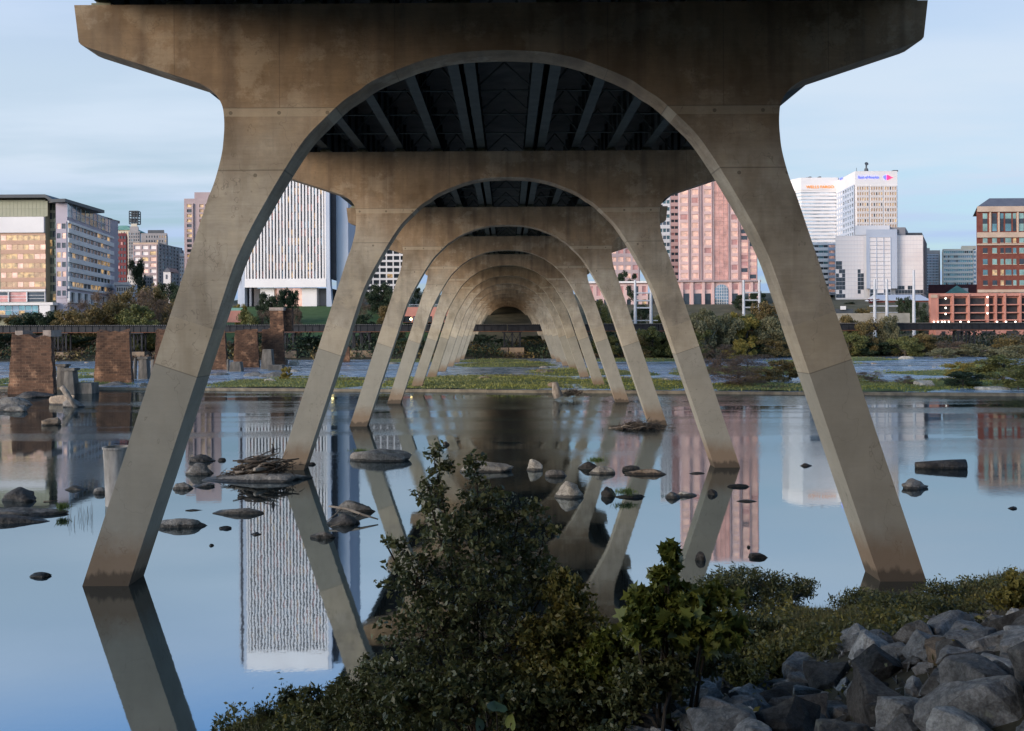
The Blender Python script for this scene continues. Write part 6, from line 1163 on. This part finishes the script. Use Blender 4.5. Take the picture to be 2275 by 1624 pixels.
shrub(gb(1480, 12.4), [B_(1420, 1520, 12.9, 60, 40), B_(1495, 1500, 13.0, 50, 30), B_(1400, 1560, 12.8, 50, 30)], 3200, .075, LF['low'], 'low leafy brush hiding the stems of the sapling', 26)
shrub(gb(1330, 13.8), [B_(1300, 1500, 14, 70, 60), B_(1390, 1500, 13.8, 60, 50), B_(1345, 1440, 14, 50, 50)], 4500, .10, LF['lush'], 'green brush between the yellowish shrub and the sapling', 27)
# big heart-shaped leaves at the bottom
big = empty('broad_leaved_weed', gb(1105, 10.5), 'weed with three very large pale green leaves at the bottom centre', 'plant'); BLF = M('large pale leaf', (.07, .12, .075), (.11, .17, .09), 6, .5); BLY = M('large yellowing leaf', (.13, .16, .03), (.17, .19, .04), 6, .5)
for (X, Y, s, rx, ry, rz, mm) in ((1103, 1572, .14, -.9, .2, .2, BLF), (1135, 1606, .11, .3, .3, -1.2, BLY), (1065, 1612, .10, .2, -.3, 1.3, BLF)):
    c = P(X, Y, 10.4); m_ = MB(); pr = [(0, -.15), (.45, -.35), (.8, 0), (.75, .5), (.4, .9), (0, 1.25), (-.4, .9), (-.75, .5), (-.8, 0), (-.45, -.35)]
    M3 = Matrix.Rotation(rz, 3, 'Z') @ Matrix.Rotation(rx+1.1, 3, 'X') @ Matrix.Rotation(ry, 3, 'Y'); vv = [Vector((0, .4, -.12))]+[Vector((a, b-.3, .1*abs(a))) for a, b in pr]
    m_.add([tuple(M3 @ (v*s)+c) for v in vv], [(0, i+1, (i+1) % 10+1) for i in range(10)]); m_.build('leaf', mm, big, smooth=True)
    m_ = MB(); m_.tube([big.location, big.location.lerp(c, .6)+Vector((0, 0, .1)), c], [.01, .008, .005], 5); m_.build('stalk', TW, big)
# undergrowth and grasses: nobody could count them
rs = np.random.RandomState(21); pts = []; mi = []; gp = []; gm = []
while len(pts) < 60000:
    y = rs.uniform(11, 35); x = rs.uniform(-.3, .56)*y; s = (y_edge(x)-y)*.877
    if s < -.25+rs.normal()*.15 or s > 15 or (in_rip(x, y) and (rs.uniform() > .05 or mnoise.noise(Vector((x*1.7, y*1.7, 9))) < .25)): continue
    nz = mnoise.noise(Vector((x*.8, y*.8, 0))); cl = max(0, mnoise.noise(Vector((x*1.15, y*1.15, 5)))+.12)*1.5*max(.25, 1-s*.1)*(.12 if .285*y < x < .35*y and y > 21 else (.45 if x > 11 else 1)); pts.append((x, y, near_h(x, y)+rs.uniform(0, 1)**.8*(.22+cl)+.02)); mi.append(0 if nz < .1 else 1)
u_ = leaves('undergrowth', pts, .10, [LF['low'], LF['gold']], 31, asp=.5, mi=mi); tag(u_, 'dense dark undergrowth covering the near bank', kind='stuff')
gp = []
while len(gp) < 15000:
    y = rs.uniform(16, 36); x = rs.uniform(-.28, .58)*y; s = (y_edge(x)-y)*.877
    if s < -.35+rs.normal()*.15 or s > 8.5 or in_rip(x, y): continue
    if mnoise.noise(Vector((x*.5, y*.5, 7))) < -.1: continue
    gp.append((x, y, max(near_h(x, y), 0)+.15))
GB = foliage('tall bank grass', (.04, .045, .018), (.11, .11, .045), (.15, .14, .06), .5)
g_ = leaves('bank_grass', gp, .42, GB, 33, asp=.05, up=(0, 0, 1.6)); tag(g_, 'tall thin grass along the near shore', kind='stuff')
# grass tufts and reeds on the rocks in the river
GTF = foliage('rock tuft grass', (.05, .09, .02), (.14, .19, .05), None, 2)
for X, Y, w, lb in ((800, 1004, 26, 'green grass tuft on the left end of the whale-backed rock'), (134, 1131, 18, 'grass tuft on the long flat shelf at the left edge'), (1325, 1024, 26, 'pale grass tuft growing on the mossy rock'), (1390, 1097, 34, 'grass tuft on the low grassy rock')):
    q = onz(X, Y+6, .15); r = np.random.RandomState(int(X)); wpx = w*q.y/FOC; n = 260; C_ = np.stack([q.x+r.normal(size=n)*wpx*.35, q.y+.25+r.normal(size=n)*wpx*.25, q.z+.12+r.uniform(0, .16, n)], 1)
    o = leaves('grass_tuft', C_, .3, GTF, int(X), None, (q.x, q.y, q.z), asp=.09, up=(0, 0, 1.4)); tag(o, lb, 'grass tuft', 'grass tufts on river rocks')
m_ = MB(); rr_ = random.Random(8); rq = onz(185, 1150)
for k in range(22):
    q = onz(150+rr_.uniform(0, 62), 1140+rr_.uniform(0, 26)); m_.tube([(q.x, q.y, -.05), (q.x+rr_.gauss(0, .03), q.y, .35+rr_.uniform(0, .35))], [.008, .004], 4)
tag(m_.build('reeds', WOODD, org=tuple(rq)), 'thin bare reeds standing in the water right of the flat rock shelf', 'reeds')
